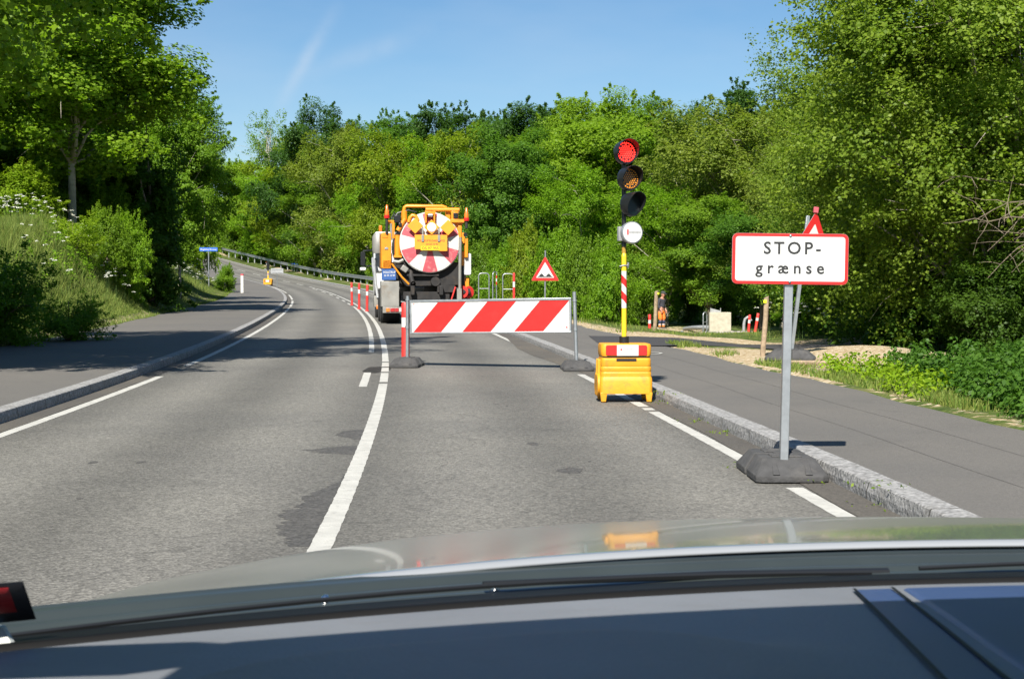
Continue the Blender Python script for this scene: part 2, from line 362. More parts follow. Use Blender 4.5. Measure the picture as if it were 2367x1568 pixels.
def station(X, Y):
    X = np.atleast_1d(np.asarray(X, float)); Y = np.atleast_1d(np.asarray(Y, float)); s = np.empty(len(X)); d = np.empty(len(X)); z = np.empty(len(X))
    for a in range(0, len(X), 20000):
        sl_ = slice(a, a + 20000); dx = X[sl_, None] - P3[None, :, 0]; dy = Y[sl_, None] - P3[None, :, 1]
        i = (dx * dx + dy * dy).argmin(1); j = np.arange(len(i))
        ex = dx[j, i]; ey = dy[j, i]; al = ex * TG[i, 0] + ey * TG[i, 1]
        s[sl_] = SS[i] + al; d[sl_] = ex * NR[i, 0] + ey * NR[i, 1]; z[sl_] = np.interp(SS[i] + al, SS, P3[:, 2])
    return s, d, z
def rpt(y, d, dz=0.0):
    """point beside the road: y = distance ahead along the centre line (as its y), d = offset to the right"""
    s = np.interp(y, P3[:, 1], SS); x = np.interp(s, SS, P3[:, 0]); yy = np.interp(s, SS, P3[:, 1]); z = np.interp(s, SS, P3[:, 2])
    nx = np.interp(s, SS, NR[:, 0]); ny = np.interp(s, SS, NR[:, 1])
    return Vector((x + nx * d, yy + ny * d, z + dz))
LK, RK = -3.27, 2.97          # kerb faces
LPO, RPO = -6.7, 5.05         # outer edges of the paths
KH = .105
def sm(x, a, b):
    t = np.clip((x - a) / (b - a), 0, 1); return t * t * (3 - 2 * t)
def surf(X, Y, ground=False):
    X = np.atleast_1d(np.asarray(X, float)); Y = np.atleast_1d(np.asarray(Y, float)); s, d, zr = station(X, Y)
    yy = np.interp(s, SS, P3[:, 1])
    z = zr.copy()
    z = np.where((d < LK) | (d > RK), zr + KH, z)
    # bank on the inside of the bend
    dl = -d + LPO
    B = np.interp(yy, [-30, 0, 26, 46, 62, 75, 88, 105, 125, 160], [1.6, 1.6, 1.8, 2.75, 2.4, 1.4, 1.15, 1.5, 1.6, 1.6])
    Lz = zr + KH + B * sm(dl, .2, 3.2) + .06 * np.maximum(dl - 4, 0) * np.exp(-np.maximum(dl - 4, 0) / 60)
    Lz += (.10 * np.sin(X * 1.7 + Y * .6) + .07 * np.sin(Y * 1.9 - X)) * sm(dl, .5, 3)
    z = np.where(dl > 0, Lz, z)
    # low ground by the stream on the outside
    dr = d - RPO
    low = np.interp(yy, [-30, 0, 16, 24, 36, 45, 53, 66, 80, 100, 150, 240], [.05, .05, .06, .08, .10, -.2, -.42, -.5, -.4, 0, 1.6, 9])
    w = sm(dr, .5, 3.4)
    Rz = (zr + KH) * (1 - w) + low * w + .012 * np.maximum(dr - 6, 0)
    hill = sm(dr, 22, 120) * 13 * sm(yy, 60, 130)
    Rz = Rz + hill + (.05 * np.sin(X * 1.3 + Y * .9) + .04 * np.sin(Y * 1.6 - X * .7)) * sm(dr, .8, 3)
    z = np.where(dr > 0, Rz, z)
    # heap of gravel beside the path
    g = .24 * np.exp(-((X - 6.0) / 1.5) ** 2 - ((Y - 21.6) / 2.6) ** 2) * sm(dr, .1, .8)
    z = z + np.where(dr > 0, g, 0)
    if ground:
        mrg = .25 + .012 * np.maximum(yy - 60, 0)
        corr = (d > LPO + mrg) & (d < RPO - mrg)
        z = np.where(corr, zr - .16, z - np.where((dl < .0) & (dr < .0), .05, 0))
    return z
def S1(x, y): return float(surf([x], [y])[0])
def at(u, Y): return (u - CX) / F * Y
def pt(u, Y): x = at(u, Y); return Vector((x, Y, S1(x, Y)))

# ------------------------------------------------------------------ ground sheet
def axis(parts):
    out = []
    for a, b, st in parts: out += list(np.arange(a, b, st))
    return np.array(out + [parts[-1][1]])
gx = axis([(-1500, -300, 150), (-300, -80, 22), (-80, -30, 4), (-30, -14, 1.0), (-14, 14, .3), (14, 30, 1.0), (30, 80, 4), (80, 300, 22), (300, 1500, 150)])
gy = axis([(-300, -30, 45), (-30, 6, 2), (6, 45, .35), (45, 80, .8), (80, 130, 1.6), (130, 260, 5), (260, 500, 30), (500, 2600, 300)])
GX, GY = np.meshgrid(gx, gy); gz = surf(GX.ravel(), GY.ravel(), True)
nx_, ny_ = len(gx), len(gy); idx = np.arange(nx_ * ny_).reshape(ny_, nx_)
Fq = np.stack([idx[:-1, :-1], idx[:-1, 1:], idx[1:, 1:], idx[1:, :-1]], -1).reshape(-1, 4)
gme = npmesh('ground', np.stack([GX.ravel(), GY.ravel(), gz], 1), Fq); gme.shade_smooth()
_, gd, _ = station(GX.ravel(), GY.ravel())
X_, Y_ = GX.ravel(), GY.ravel()
dr = gd - RPO
bare = np.exp(-((dr - .28) / .42) ** 2) * (dr > -1) * .8 * (.62 + .38 * sm(Y_, 15, 19))
bare = np.maximum(bare, np.exp(-((X_ - 5.2) / 2.2) ** 4 - ((Y_ - 21.8) / 3.6) ** 4) * (dr > 0))
bare = np.maximum(bare, ((dr > .2) & (dr < 9)) * sm(Y_, 28, 29.5) * (1 - sm(Y_, 31.5, 33.5)) * .95)
bare = np.maximum(bare, np.exp(-((X_ - 6.8) / 2.2) ** 2 - ((Y_ - 62) / 7) ** 2) * .9)
bare = np.maximum(bare, np.exp(-((X_ - 5.2) / 1.5) ** 2 - ((Y_ - 46) / 6) ** 2) * .8)
bare = np.maximum(bare, np.exp(-((gd - LPO + .35) / .4) ** 2) * .55 * (gd < LPO + .6))
at_ = gme.attributes.new('bare', 'FLOAT', 'POINT'); at_.data.foreach_set('value', bare.astype(np.float32))
def groundmat():
    m = bpy.data.materials.new('verge_soil_and_grass'); m.use_nodes = True
    n = m.node_tree.nodes; l = m.node_tree.links; p = n["Principled BSDF"]; p.inputs["Roughness"].default_value = .95; p.inputs["Specular IOR Level"].default_value = .15
    t = n.new("ShaderNodeTexCoord"); a = n.new("ShaderNodeAttribute"); a.attribute_name = 'bare'
    def noise(sc, de=6, ro=.6):
        x = n.new("ShaderNodeTexNoise"); x.inputs["Scale"].default_value = sc; x.inputs["Detail"].default_value = de; x.inputs["Roughness"].default_value = ro; l.new(t.outputs["Object"], x.inputs["Vector"]); return x.outputs["Fac"]
    def ramp(f, pts):
        x = n.new("ShaderNodeValToRGB"); l.new(f, x.inputs[0]); e = x.color_ramp.elements
        e[0].position, e[0].color = pts[0][0], (*pts[0][1], 1); e[1].position, e[1].color = pts[-1][0], (*pts[-1][1], 1)
        for po, c in pts[1:-1]: q = e.new(po); q.color = (*c, 1)
        return x.outputs[0]
    gr = ramp(noise(2.2), [(.3, (.035, .060, .012)), (.5, (.075, .105, .022)), (.7, (.14, .135, .05))])
    sv = n.new("ShaderNodeTexVoronoi"); sv.inputs["Scale"].default_value = 26; l.new(t.outputs["Object"], sv.inputs["Vector"])
    sc = n.new("ShaderNodeSeparateColor"); l.new(sv.outputs["Color"], sc.inputs[0])
    gv = ramp(sc.outputs[0], [(0, (.26, .19, .105)), (.55, (.38, .29, .17)), (.93, (.50, .42, .29)), (1, (.62, .58, .5))])
    mm = n.new("ShaderNodeMath"); mm.operation = 'MULTIPLY_ADD'; l.new(noise(5), mm.inputs[0]); mm.inputs[1].default_value = 1.3; mm.inputs[2].default_value = -.65
    ad = n.new("ShaderNodeMath"); ad.operation = 'ADD'; l.new(mm.outputs[0], ad.inputs[0]); l.new(a.outputs["Fac"], ad.inputs[1])
    mr = n.new("ShaderNodeMapRange"); l.new(ad.outputs[0], mr.inputs[0]); mr.inputs[1].default_value = .42; mr.inputs[2].default_value = .58
    mx = n.new("ShaderNodeMix"); mx.data_type = 'RGBA'; l.new(mr.outputs[0], mx.inputs["Factor"]); l.new(gr, mx.inputs["A"]); l.new(gv, mx.inputs["B"])
    l.new(mx.outputs["Result"], p.inputs["Base Color"])
    b = n.new("ShaderNodeBump"); b.inputs["Strength"].default_value = .8; b.inputs["Distance"].default_value = .03; l.new(sv.outputs["Distance"], b.inputs["Height"]); l.new(b.outputs[0], p.inputs["Normal"])
    return m
M['ground'] = groundmat()
tag(link('ground', gme, M['ground']), kind='structure')

# ------------------------------------------------------------------ road, gutters, kerbs, paths, markings
def strip(name, material, cols, y0, y1, step=1.0, wob=None, flat=False):
    """sheet following the road; cols = [(d, dz), ...]"""
    s0, s1 = np.interp([y0, y1], P3[:, 1], SS); ss = np.arange(s0, s1 + 1e-6, step); ss = np.append(ss, s1) if s1 - ss[-1] > .05 else ss
    x = np.interp(ss, SS, P3[:, 0]); y = np.interp(ss, SS, P3[:, 1]); z = np.interp(ss, SS, P3[:, 2]); nx = np.interp(ss, SS, NR[:, 0]); ny = np.interp(ss, SS, NR[:, 1])
    n = len(ss); V = []
    for k, (d, dz) in enumerate(cols):
        dd = np.full(n, float(d)) if not callable(d) else d(y)
        if wob: dd = dd + wob(ss, k)
        V.append(np.stack([x + nx * dd, y + ny * dd, z + dz], 1))
    V = np.stack(V, 1).reshape(-1, 3); k = len(cols); i = np.arange(n * k).reshape(n, k)
    Fq = np.stack([i[:-1, :-1], i[:-1, 1:], i[1:, 1:], i[1:, :-1]], -1).reshape(-1, 4)
    me = npmesh(name, V, Fq)
    if wob is not None or flat: me.shade_flat()
    if name == 'road':
        a = me.attributes.new('lat', 'FLOAT', 'POINT'); a.data.foreach_set('value', np.tile(np.array([float(c[0]) for c in cols], dtype=np.float32), n))
    return link(name, me, material)
tag(strip('road', M['road'], [(LK + .02, 0), (-2, .0), (0, .0), (1.5, 0), (RK - .02, 0)], -28, 234, 2.0), kind='structure')
_k = M['kerb'].node_tree; _n = _k.nodes; _l = _k.links; _p = _n["Principled BSDF"]
_src = _p.inputs["Base Color"].links[0].from_socket; _t = _n.new("ShaderNodeTexCoord"); _s = _n.new("ShaderNodeSeparateXYZ"); _l.new(_t.outputs["Object"], _s.inputs[0])
_f = _n.new("ShaderNodeMath"); _f.operation = 'FRACT'; _l.new(_s.outputs[1], _f.inputs[0])
_c = _n.new("ShaderNodeMath"); _c.operation = 'LESS_THAN'; _l.new(_f.outputs[0], _c.inputs[0]); _c.inputs[1].default_value = .014
_m = _n.new("ShaderNodeMix"); _m.data_type = 'RGBA'; _l.new(_c.outputs[0], _m.inputs["Factor"]); _l.new(_src, _m.inputs["A"]); _m.inputs["B"].default_value = (.06, .055, .045, 1); _l.new(_m.outputs["Result"], _p.inputs["Base Color"])
tag(strip('gutter', M['gutter'], [(-3.27, .004), (lambda y: -3.04 + .012 * np.sin(y * 2.1), .004)], -10, 150, .5), kind='structure')
tag(strip('gutter', M['gutter'], [(lambda y: 2.74 - np.exp(-((y - 25.5) / 4.0) ** 2) * .25 + .012 * np.sin(y * 2.3), .004), (2.97, .004)], -10, 130, .5), kind='structure')
rk = random.Random(3)
def kerbw(seed, amp):
    ph = [random.Random(seed + i).uniform(0, 9) for i in range(40)]
    def f(ss, k): return amp[k] * (np.sin(ss * 5.3 + ph[k]) * .5 + np.sin(ss * 13.1 + ph[k + 9]) * .35 + np.sin(ss * 1.1 + ph[k + 4]) * .6)
    return f
tag(strip('kerb', M['kerb'], [(LK + .012, -.05), (LK + .008, .05), (LK - .002, KH - .006), (LK - .010, KH), (LK - .155, KH + .004), (LK - .16, KH - .05)], -12, 160, .16, kerbw(1, [.002, .004, .0015, .0015, .004, .004])), kind='structure')
def rdip(y): return np.zeros_like(y)
tag(strip('kerb', M['kerb'], [(RK - .012, -.05), (RK - .008, .05), (RK + .002, KH - .006), (RK + .010, KH), (RK + .155, KH + .004), (RK + .16, KH - .05)], -12, 160, .16, kerbw(2, [.002, .005, .0015, .0015, .005, .005])), kind='structure')
pw = lambda s0: (lambda y: s0 + .05 * np.sin(y * .9) + .03 * np.sin(y * 2.7))
tag(strip('path', M['path'], [(LK - .152, KH - .004), (-5.0, KH + .012), (pw(LPO), KH), (pw(LPO - .02), KH - .14)], -12, 160, .7, None, True), kind='structure')
tag(strip('path', M['path'], [(RK + .152, KH - .004), (4.0, KH + .010), (pw(RPO), KH), (pw(RPO + .02), KH - .14)], -12, 90, .7, None, True), kind='structure')
# seams in the resurfaced path
for d0, h0 in ((3.72, .0068), (4.32, .0082)):
    tag(strip('path_seam', M['seam'], [(lambda y, d0=d0: d0 + .012 * np.sin(y * 1.3), KH + h0), (lambda y, d0=d0: d0 + .012 + .013 * np.sin(y * 1.3 + .2) + .004 * np.sin(y * 9), KH + h0)], 4, 30, .2), kind='structure')
# side path that leaves the main path between the gravel heaps
sp = []
for (X, Y0, Y1) in ((1.6, 25.2, 29.6), (2.6, 25.4, 29.4), (3.4, 25.6, 29.0), (4.6, 25.7, 28.3), (6.0, 25.8, 27.8), (7.5, 25.8, 27.4), (9.5, 25.6, 27.0)):
    sp.append([(X, Y0 + (Y1 - Y0) * t) for t in np.linspace(0, 1, 6)])
V = np.array([(x, y, max(S1(x, y), S1(x, y)) + .017) for r_ in sp for x, y in r_]); i = np.arange(42).reshape(7, 6)
tag(link('path', npmesh('path', V, np.stack([i[:-1, :-1], i[1:, :-1], i[1:, 1:], i[:-1, 1:]], -1).reshape(-1, 4)), M['newasph']), kind='structure')
# markings
ragged = lambda ss, k: (.0012 * np.sin(ss * 47 + k) + .0018 * np.sin(ss * 19 + 2 * k) + .0008 * np.sin(ss * 83)) * (1 if k else -1)
def line(d, w, y0, y1, dz=.002, step=.12): tag(strip('road_marking', M['mark'], [(d - w / 2, dz), (d + w / 2, dz)], y0, y1, step, ragged), kind='structure')
line(0, .105, 3.5, 17.6, step=.04); line(0, .105, 17.9, 19.7); line(0, .105, 19.95, 20.9); line(0, .105, 21.15, 22.2); line(0, .105, 22.45, 90, step=.3); line(0, .11, 91, 110, step=.6)
for k in range(9): line(0, .12, 111 + 9 * k, 115.5 + 9 * k, step=.6)
line(-.24, .10, 17.1, 19.8); line(-.24, .10, 25.3, 62, step=.3)
for k in range(6): line(-.28, .10, 66 + 8 * k, 70 + 8 * k, step=.5)
line(-2.98, .105, -6, 19.2); line(-2.98, .105, 21.6, 60, step=.25); line(-2.98, .105, 62, 76, step=.4); line(-2.98, .105, 79, 92, step=.5); line(-2.98, .105, 97, 150, step=.8)
line(2.67, .105, -6, 8.35); line(2.67, .105, 8.6, 13.55); line(2.67, .105, 13.7, 13.95); line(2.67, .105, 14.1, 19.2); line(2.67, .105, 28.2, 60, step=.25); line(2.67, .105, 61, 190, step=.8)
# bicycle stencil on the path, seen edge-on
mb = MB()
def ring(cx, cy, r0, r1, n=24):
    vs = []; 
    for k in range(n):
        a = 2 * math.pi * k / n
        for r_ in (r0, r1): x, y = cx + r_ * math.cos(a), cy + r_ * 1.6 * math.sin(a); vs.append((x, y, S1(x, y) + .016))
    mb.add(vs, [(2 * k, 2 * k + 1, (2 * k + 3) % (2 * n), (2 * k + 2) % (2 * n)) for k in range(n)])
c0 = rpt(22.5, 3.95); ring(c0.x - .27, c0.y, .17, .22); ring(c0.x + .27, c0.y, .17, .22)
for (a, b) in (((-.27, 0), (-.05, .62)), ((-.05, .62), (.2, .62)), ((.27, 0), (.14, .8)), ((-.05, .62), (.05, 0)), ((.05, 0), (.2, .62)), ((.05, .8), (.2, .86))):
    p0 = Vector((c0.x + a[0], c0.y + a[1])); p1 = Vector((c0.x + b[0], c0.y + b[1])); nn = Vector((-(p1 - p0).y, (p1 - p0).x)).normalized() * .025
    mb.add([(q.x, q.y, S1(q.x, q.y) + .0165) for q in (p0 - nn, p1 - nn, p1 + nn, p0 + nn)], [(0, 1, 2, 3)])
tag(mb.build('road_marking', M['mark']), kind='structure')
# dark repair patches beside the centre line
def blob(cx, cy, rx, ry, seed, rot=0.0, dz=.0012):
    r_ = random.Random(seed); ph = [r_.uniform(0, 6.3) for _ in range(4)]; vs = [(cx, cy)]
    for k in range(40):
        a = 2 * math.pi * k / 40; f = 1 + .16 * math.sin(2 * a + ph[0]) + .10 * math.sin(3 * a + ph[1]) + .06 * math.sin(7 * a + ph[2])
        x, y = rx * f * math.cos(a), ry * f * math.sin(a); vs.append((cx + x * math.cos(rot) - y * math.sin(rot), cy + x * math.sin(rot) + y * math.cos(rot)))
    b = MB(); b.add([(x, y, S1(x, y) + dz) for x, y in vs], [(0, 1 + k, 1 + (k + 1) % 40) for k in range(40)])
    tag(b.build('road_patch', M['tar']), kind='structure')
def jagged(y0, y1, wfun, seed, right=-.056):
    r_ = random.Random(seed); n = int((y1 - y0) / .03); L = []; w = .1
    for k in range(n + 1):
        t = k / n; w += (wfun(t) * r_.uniform(.45, 1.35) - w) * .45; L.append((y0 + (y1 - y0) * t, max(.01, w)))
    V = []
    for y, w in L: a = rpt(y, right - w, .0012); b = rpt(y, right, .0012); V += [a, b]
    b = MB(); b.add(V, [(2 * k, 2 * k + 1, 2 * k + 3, 2 * k + 2) for k in range(n)]); tag(b.build('road_patch', M['tar']), kind='structure')
jagged(6.55, 9.1, lambda t: .26 * math.sin(math.pi * min(1, .12 + t)) ** .8 * (1 - .45 * t), 3)
jagged(10.2, 10.75, lambda t: .36 * math.sin(math.pi * t) ** .6, 5); jagged(11.2, 12.0, lambda t: .22 * math.sin(math.pi * t) ** .6, 6)
r_p = random.Random(8)
for k in range(9):
    q_ = rpt(r_p.uniform(5.5, 24), r_p.choice((-1.5, -.3, .35, 1.35, 1.5)) + r_p.gauss(0, .22)); blob(q_.x, q_.y, r_p.uniform(.01, .035), r_p.uniform(.02, .09), 20 + k); blob(-1.95, 20.4, .16, .9, 4)
blob(.16, 10.9, .05, .10, 5); blob(.38, 9.3, .10, .12, 6)
# ------------------------------------------------------------------ rubber feet
def rubber_foot(name, L=.80, W=.42, H=.125, parent=None):
    """recycled rubber foot: long along local y, bevelled ends, a slot across the middle, ribs on its short faces"""
    mb = MB()
    prof = lambda y: None
    for (ya, yb) in ((-L / 2, -.035), (.035, L / 2)):
        out = yb if ya > 0 else ya
        inn = ya if ya > 0 else yb
        sg = 1 if out > 0 else -1
        base = [(-W / 2, inn), (W / 2, inn), (W / 2, out - sg * .03), (W / 2 - .04, out), (-W / 2 + .04, out), (-W / 2, out - sg * .03)]
        def lvl(sx_, oy, z): return [(x * sx_, (y if abs(y - inn) < 1e-6 else y - sg * oy), z) for x, y in base]
        lv = [lvl(1, 0, 0), lvl(1, 0, .04), lvl(.965, .012, .048), lvl(.74, .115, H - .006), lvl(.70, .125, H)]
        vs = [v for l_ in lv for v in l_]; n = 6
        fs = [tuple(range(n)), tuple(range(4 * n, 5 * n))] + [(k * n + j, k * n + (j + 1) % n, (k + 1) * n + (j + 1) % n, (k + 1) * n + j) for k in range(4) for j in range(n)]
        mb.add(vs, fs)
        for x in (-.10, .10):
            mb.add([(x - .022, out, .05), (x + .022, out, .05), (x + .014, out - sg * .13, H + .002), (x - .014, out - sg * .13, H + .002), (x - .022, out - sg * .03, .05), (x + .022, out - sg * .03, .05)],
                   [(0, 1, 2, 3), (0, 3, 4), (1, 5, 2), (4, 3, 2, 5)])
    mb.box((0, 0, H * .42), (W * .72, .074, H * .82))
    for k in (-2, -1, 1, 2):
        mb.box((0, k * L * .115, H + .004), (W * .42, .05, .012))
    mb.cyl((0, 0, H * .5), (0, 0, H + .012), .055, .05, 10)
    return mb.build(name, M['rubber'], parent, bevel=.006, seg=2)

def sq_post(name, h, w, material, parent, z0=0.0, lean=0.0):
    mb = MB(); mb.box((0, 0, z0 + (h - z0) / 2), (w, w, h - z0)); o = mb.build(name, material, parent, bevel=.004); o.rotation_euler = (0, lean, 0); return o

# ------------------------------------------------------------------ the stop line sign
p = Vector((1.684, 8.80, 0)); p.z = S1(p.x, p.y) + .006
t = thing('stop_line_sign', 'white rectangular sign with red border reading STOP-grænse on a square steel post', 'sign', p, R(-3))
tilt = R(1.2)
f_ = rubber_foot('rubber_foot', .82, .45, .135, t); f_.location = (.02, .27, 0); f_.rotation_euler = (0, 0, R(3))
post = sq_post('post', 1.50, .052, M['galv'], t, .03, tilt)
def plate(w, h, r, y0, y1): mb = MB(); mb.prism(rounded(w, h, r), y0, y1); return mb
cz = 1.368
q = plate(.708, .312, .033, -.042, -.030).build('sign_plate', M['galv_dull'], t)
e = plate(.706, .310, .032, -.0432, -.042).build('red_border', M['red'], q)
e = plate(.668, .273, .018, -.0445, -.0433).build('white_face', M['white'], q)
text('lettering', 'STOP-', .105, M['ink'], q, (.012, -.0455, .063), space=1.32)
text('lettering', 'grænse', .101, M['ink'], q, (.0, -.0455, -.058), space=1.52)
for z in (.142, -.140):
    mb = MB(); mb.lathe([(.0085, 0), (.0085, .004), (.005, .008), (0.001, .009)], 10, (.0, -.0445, z), Matrix.Rotation(R(90), 3, 'X')); mb.build('bolt', M['galv'], q, smooth=40)
q.location = (.028, 0, cz); q.rotation_euler = (0, R(.7), 0)

# ------------------------------------------------------------------ triangular warning sign behind it, on a leaning post
def tri_pts(s, r, n=5):
    h = s * math.sqrt(3) / 2; V = [Vector((0, h * 2 / 3)), Vector((-s / 2, -h / 3)), Vector((s / 2, -h / 3))]; out = []
    for k in range(3):
        c = V[k] * (1 - 2 * r / (h * 2 / 3)); a0 = 90 + 120 * k
        for i in range(n + 1): a = R(a0 - 60 + 120 * i / n); out.append((c.x + r * math.cos(a), c.y + r * math.sin(a)))
    return out
def tri_sign(parent, s, zc, symbol=None, x=0.0, inner=.64):
    mb = MB(); mb.prism(tri_pts(s, .025), -.036, -.028); q = mb.build('sign_plate', M['galv_dull'], parent)
    mb = MB(); mb.prism(tri_pts(s * .995, .024), -.0372, -.036); mb.build('red_border', M['red'], q)
    mb = MB(); mb.prism(tri_pts(s * inner, .010), -.0385, -.0373); mb.build('white_face', M['white'], q)
    if symbol:
        mb = MB(); mb.prism(symbol, -.0397, -.0386); mb.build('symbol', M['ink'], q)
    q.location = (x, 0, zc); return q
p = Vector((4.035, 20.6, 0)); p.z = S1(p.x, p.y) - .004
t = thing('warning_sign', 'red triangular sign peeking over the STOP-grænse sign on a tilted steel post', 'sign', p, R(5))
f_ = rubber_foot('rubber_foot', .72, .44, .15, t); f_.rotation_euler = (0, 0, R(72))
post = sq_post('post', 2.10, .05, M['galv'], t, .03, R(6.8))
q = tri_sign(t, .66, 1.78, None, 1.78 * math.sin(R(6.8)) + .10, .5); q.rotation_euler = (0, R(7.5), R(24))
mb = MB(); mb.box((.10, -.02, 2.195), (.07, .05, .085)); mb.build('clip_box', M['fadedred'], post, bevel=.006)

# ------------------------------------------------------------------ bump sign beyond the barrier
p = pt(1259, 40.2); p.z -= .01
t = thing('bump_sign', 'red and white triangular uneven road sign on a thin pole beyond the striped barrier', 'sign', p, R(-2))
mb = MB(); mb.tube([(0, 0, 0), (0.012, 0, 1.98)], .024, 10); mb.build('pole', M['galv'], t, smooth=40)
s_ = .80; hb = []
zb = -s_ * .64 * math.sqrt(3) / 6 + .03; wv = s_ * .245
for k in range(25):
    u = -1 + 2 * k / 24; a = abs(u); hb.append((u * wv, zb + .012 + .075 * max(0, math.cos((a - .52) / .40 * math.pi / 2)) ** 1.2 if abs(a - .52) < .40 else zb + .012))
tri_sign(t, s_, 1.36, [(-wv - .022, zb - .012), (wv + .022, zb - .012)] + list(reversed(hb)), .006)

# ------------------------------------------------------------------ striped barrier
A = Vector((-1.565, 21.2, 0)); B = Vector((.93, 20.4, 0)); A.z = S1(A.x, A.y) + .002; B.z = S1(B.x, B.y) + .002
ang = math.atan2(B.y - A.y, B.x - A.x); L = (B - A).length; slope = math.atan2(B.z - A.z, L)
t = thing('road_barrier', 'red and white diagonally striped barrier board across the lane on two steel legs', 'barrier', A, ang)
for (x, z, lean, h) in ((0, 0, R(.5), 1.05), (L, B.z - A.z, R(-2.0), 1.12)):
    pl = thing('leg', None, None); pl.parent = t; pl.location = (x, 0, z)
    ft = rubber_foot('rubber_foot', .80, .43, .13, pl); ft.rotation_euler = (0, 0, R(20 if x else 14))
    mb = MB(); mb.tube([(0, 0, .05), (0, 0, h)], .027, 10); mb.cyl((0, 0, .56), (0, 0, .60), .033); mb.cyl((0, 0, .98), (0, 0, 1.01), .033)
    ps = mb.build('steel_post', M['galv'], pl, smooth=40); ps.rotation_euler = (0, lean, 0)
BH = .475; x0, x1 = .075, L - .085; bz = .495
bd = MB(); bd.box(((x0 + x1) / 2, -.01, BH / 2), (x1 - x0, .022, BH)); bo = bd.build('board', M['white'], t)
bo.location = (0, -.005, bz); bo.rotation_euler = (0, R(-.9), 0)
mb = MB()
for (a, b, c, d) in ((0, BH, x1 - x0, .035), (0, 0, x1 - x0, .022)):
    mb.box(((x0 + x1) / 2, -.01, b), (x1 - x0 + .03, .042, d))
for x in (x0, x1): mb.box((x, -.01, BH / 2), (.03, .040, BH))
mb.build('frame', M['galv'], bo, bevel=.005)
sw, gap = .44, .745
for k, xs in enumerate((.037, .81, 1.61)):
    X0 = x0 + xs + .0; mb = MB()
    sl_ = .40
    mb.prism([(X0, .014), (X0 + sw, .014), (X0 + sw + sl_, BH - .018), (X0 + sl_, BH - .018)], -.0228, -.0212); mb.build('red_stripe', M['red'], bo)
mb = MB()
for k in range(9): mb.box((x1 - .19 + .013 * k, -.0216, .065 + (.004 if k % 3 else 0)), (.009, .001, .014 if k % 4 else .02))
mb.build('maker_mark', M['greyink'], bo)
mb = MB(); mb.box((x1 - .055, -.0216, .068), (.018, .001, .028)); mb.build('maker_logo', M['redink'], bo)
mb = MB(); mb.box((x0 + .05, -.0216, BH - .045), (.03, .001, .012)); mb.build('maker_logo', M['redink'], bo)

# ------------------------------------------------------------------ portable traffic signals
def led_lens(name, material, parent, r=.109):
    mb = MB(); mb.cyl((0, .004, 0), (0, -.002, 0), r, r, 32, 1)
    st = .0235; n = int(r / st) + 2
    spots = [((r - .011) * math.cos(a), (r - .011) * math.sin(a)) for a in np.linspace(0, 2 * math.pi, 27)[:-1]]
    for i in range(-n, n + 1):
        for j in range(-n, n + 1):
            x = (i + (j % 2) * .5) * st; z = j * st * .866
            if x * x + z * z < (r - .026) ** 2: spots.append((x, z))
    for x, z in spots:
                b = len(mb.v); mb.v += [(x + .0082 * math.cos(a), -.006, z + .0082 * math.sin(a)) for a in [k * math.pi / 4 for k in range(8)]]; mb.f.append(tuple(b + k for k in range(8))); mb.m.append(0)
    return mb.build(name, [material, M['black']], parent)
def signal_head(parent, z, yaw, pitch, lens_mat, nm):
    h = thing('lamp_head', None, None); h.parent = parent; h.location = (0, 0, z); h.rotation_euler = (pitch, 0, yaw)
    mb = MB(); q = Matrix.Rotation(R(90), 3, 'X')
    mb.lathe([(.05, -.07), (.11, -.055), (.124, -.03), (.126, .0), (.126, .015), (.10, .015)], 32, (0, -.05, 0), q); mb.build('housing', M['black'], h, smooth=35)
    # visor: a tube cut on the slant, long above and short below
    mb = MB(); n = 40; vs = []
    for r0, dl in ((.124, 0), (.122, 1), (.117, 1), (.118, 0)):
        for k in range(n):
            a = 2 * math.pi * k / n; top = (math.sin(a) + 1) / 2; ln = .014 + .105 * min(1, max(0, (top - .10) / .7)) ** .9
            vs.append((r0 * math.cos(a), -.06 - (ln if dl else 0), r0 * math.sin(a)))
    fs = [(b * n + k, b * n + (k + 1) % n, (b + 1) * n + (k + 1) % n, (b + 1) * n + k) for b in range(3) for k in range(n)]
    mb.add(vs, fs); mb.build('visor', M['black'], h, smooth=35)
    l_ = led_lens('lens', lens_mat, h); l_.location = (0, -.066, 0)
    return h
def stripe_wrap(parent, z0, z1, r):
    """red slanting bands with white between them round the pole"""
    mb = MB(); mb.tube([(0, 0, z0), (0, 0, z1)], r, 20); w = mb.build('white_sleeve', M['white'], parent, smooth=40)
    n = 24; k = 0
    for zc in np.arange(z0 + .115, z1 - .06, .165):
        vs = []; mb = MB()
        for z in (-.042, .042):
            for j in range(n):
                a = 2 * math.pi * j / n; sl = .030 * math.sin(a - .2) * -1 * (1)
                vs.append(((r + .0016) * math.cos(a), (r + .0016) * math.sin(a), zc + z - .032 * math.cos(a)))
        mb.add(vs, [(j, (j + 1) % n, n + (j + 1) % n, n + j) for j in range(n)]); mb.build('red_band', M['red'], parent, smooth=True)
p = Vector((1.185, 15.0, 0)); p.z = S1(p.x, p.y) + .006
t = thing('traffic_signal', 'portable traffic light showing red on a yellow wheeled box at the road edge', 'traffic light', p, R(2))
body = MB()
W, D = .275, .22
secs = [(.085, W * .985, D), (.10, W, D), (.215, W, D), (.25, W * .985, D * .96), (.262, W * .965, D * .93), (.30, W * .965, D * .93), (.312, W * .955, D * .90), (.322, W * .965, D * .92), (.355, W * .965, D * .92), (.366, W * .950, D * .89), (.376, W * .955, D * .91), (.44, W * .945, D * .90), (.452, W * .93, D * .86), (.464, W * .93, D * .86)]
vs = []; n = 24
for z, a, b in secs:
    pr = rounded(2 * a, 2 * b, .045, 5); vs += [(x, y, z) for x, y in pr]
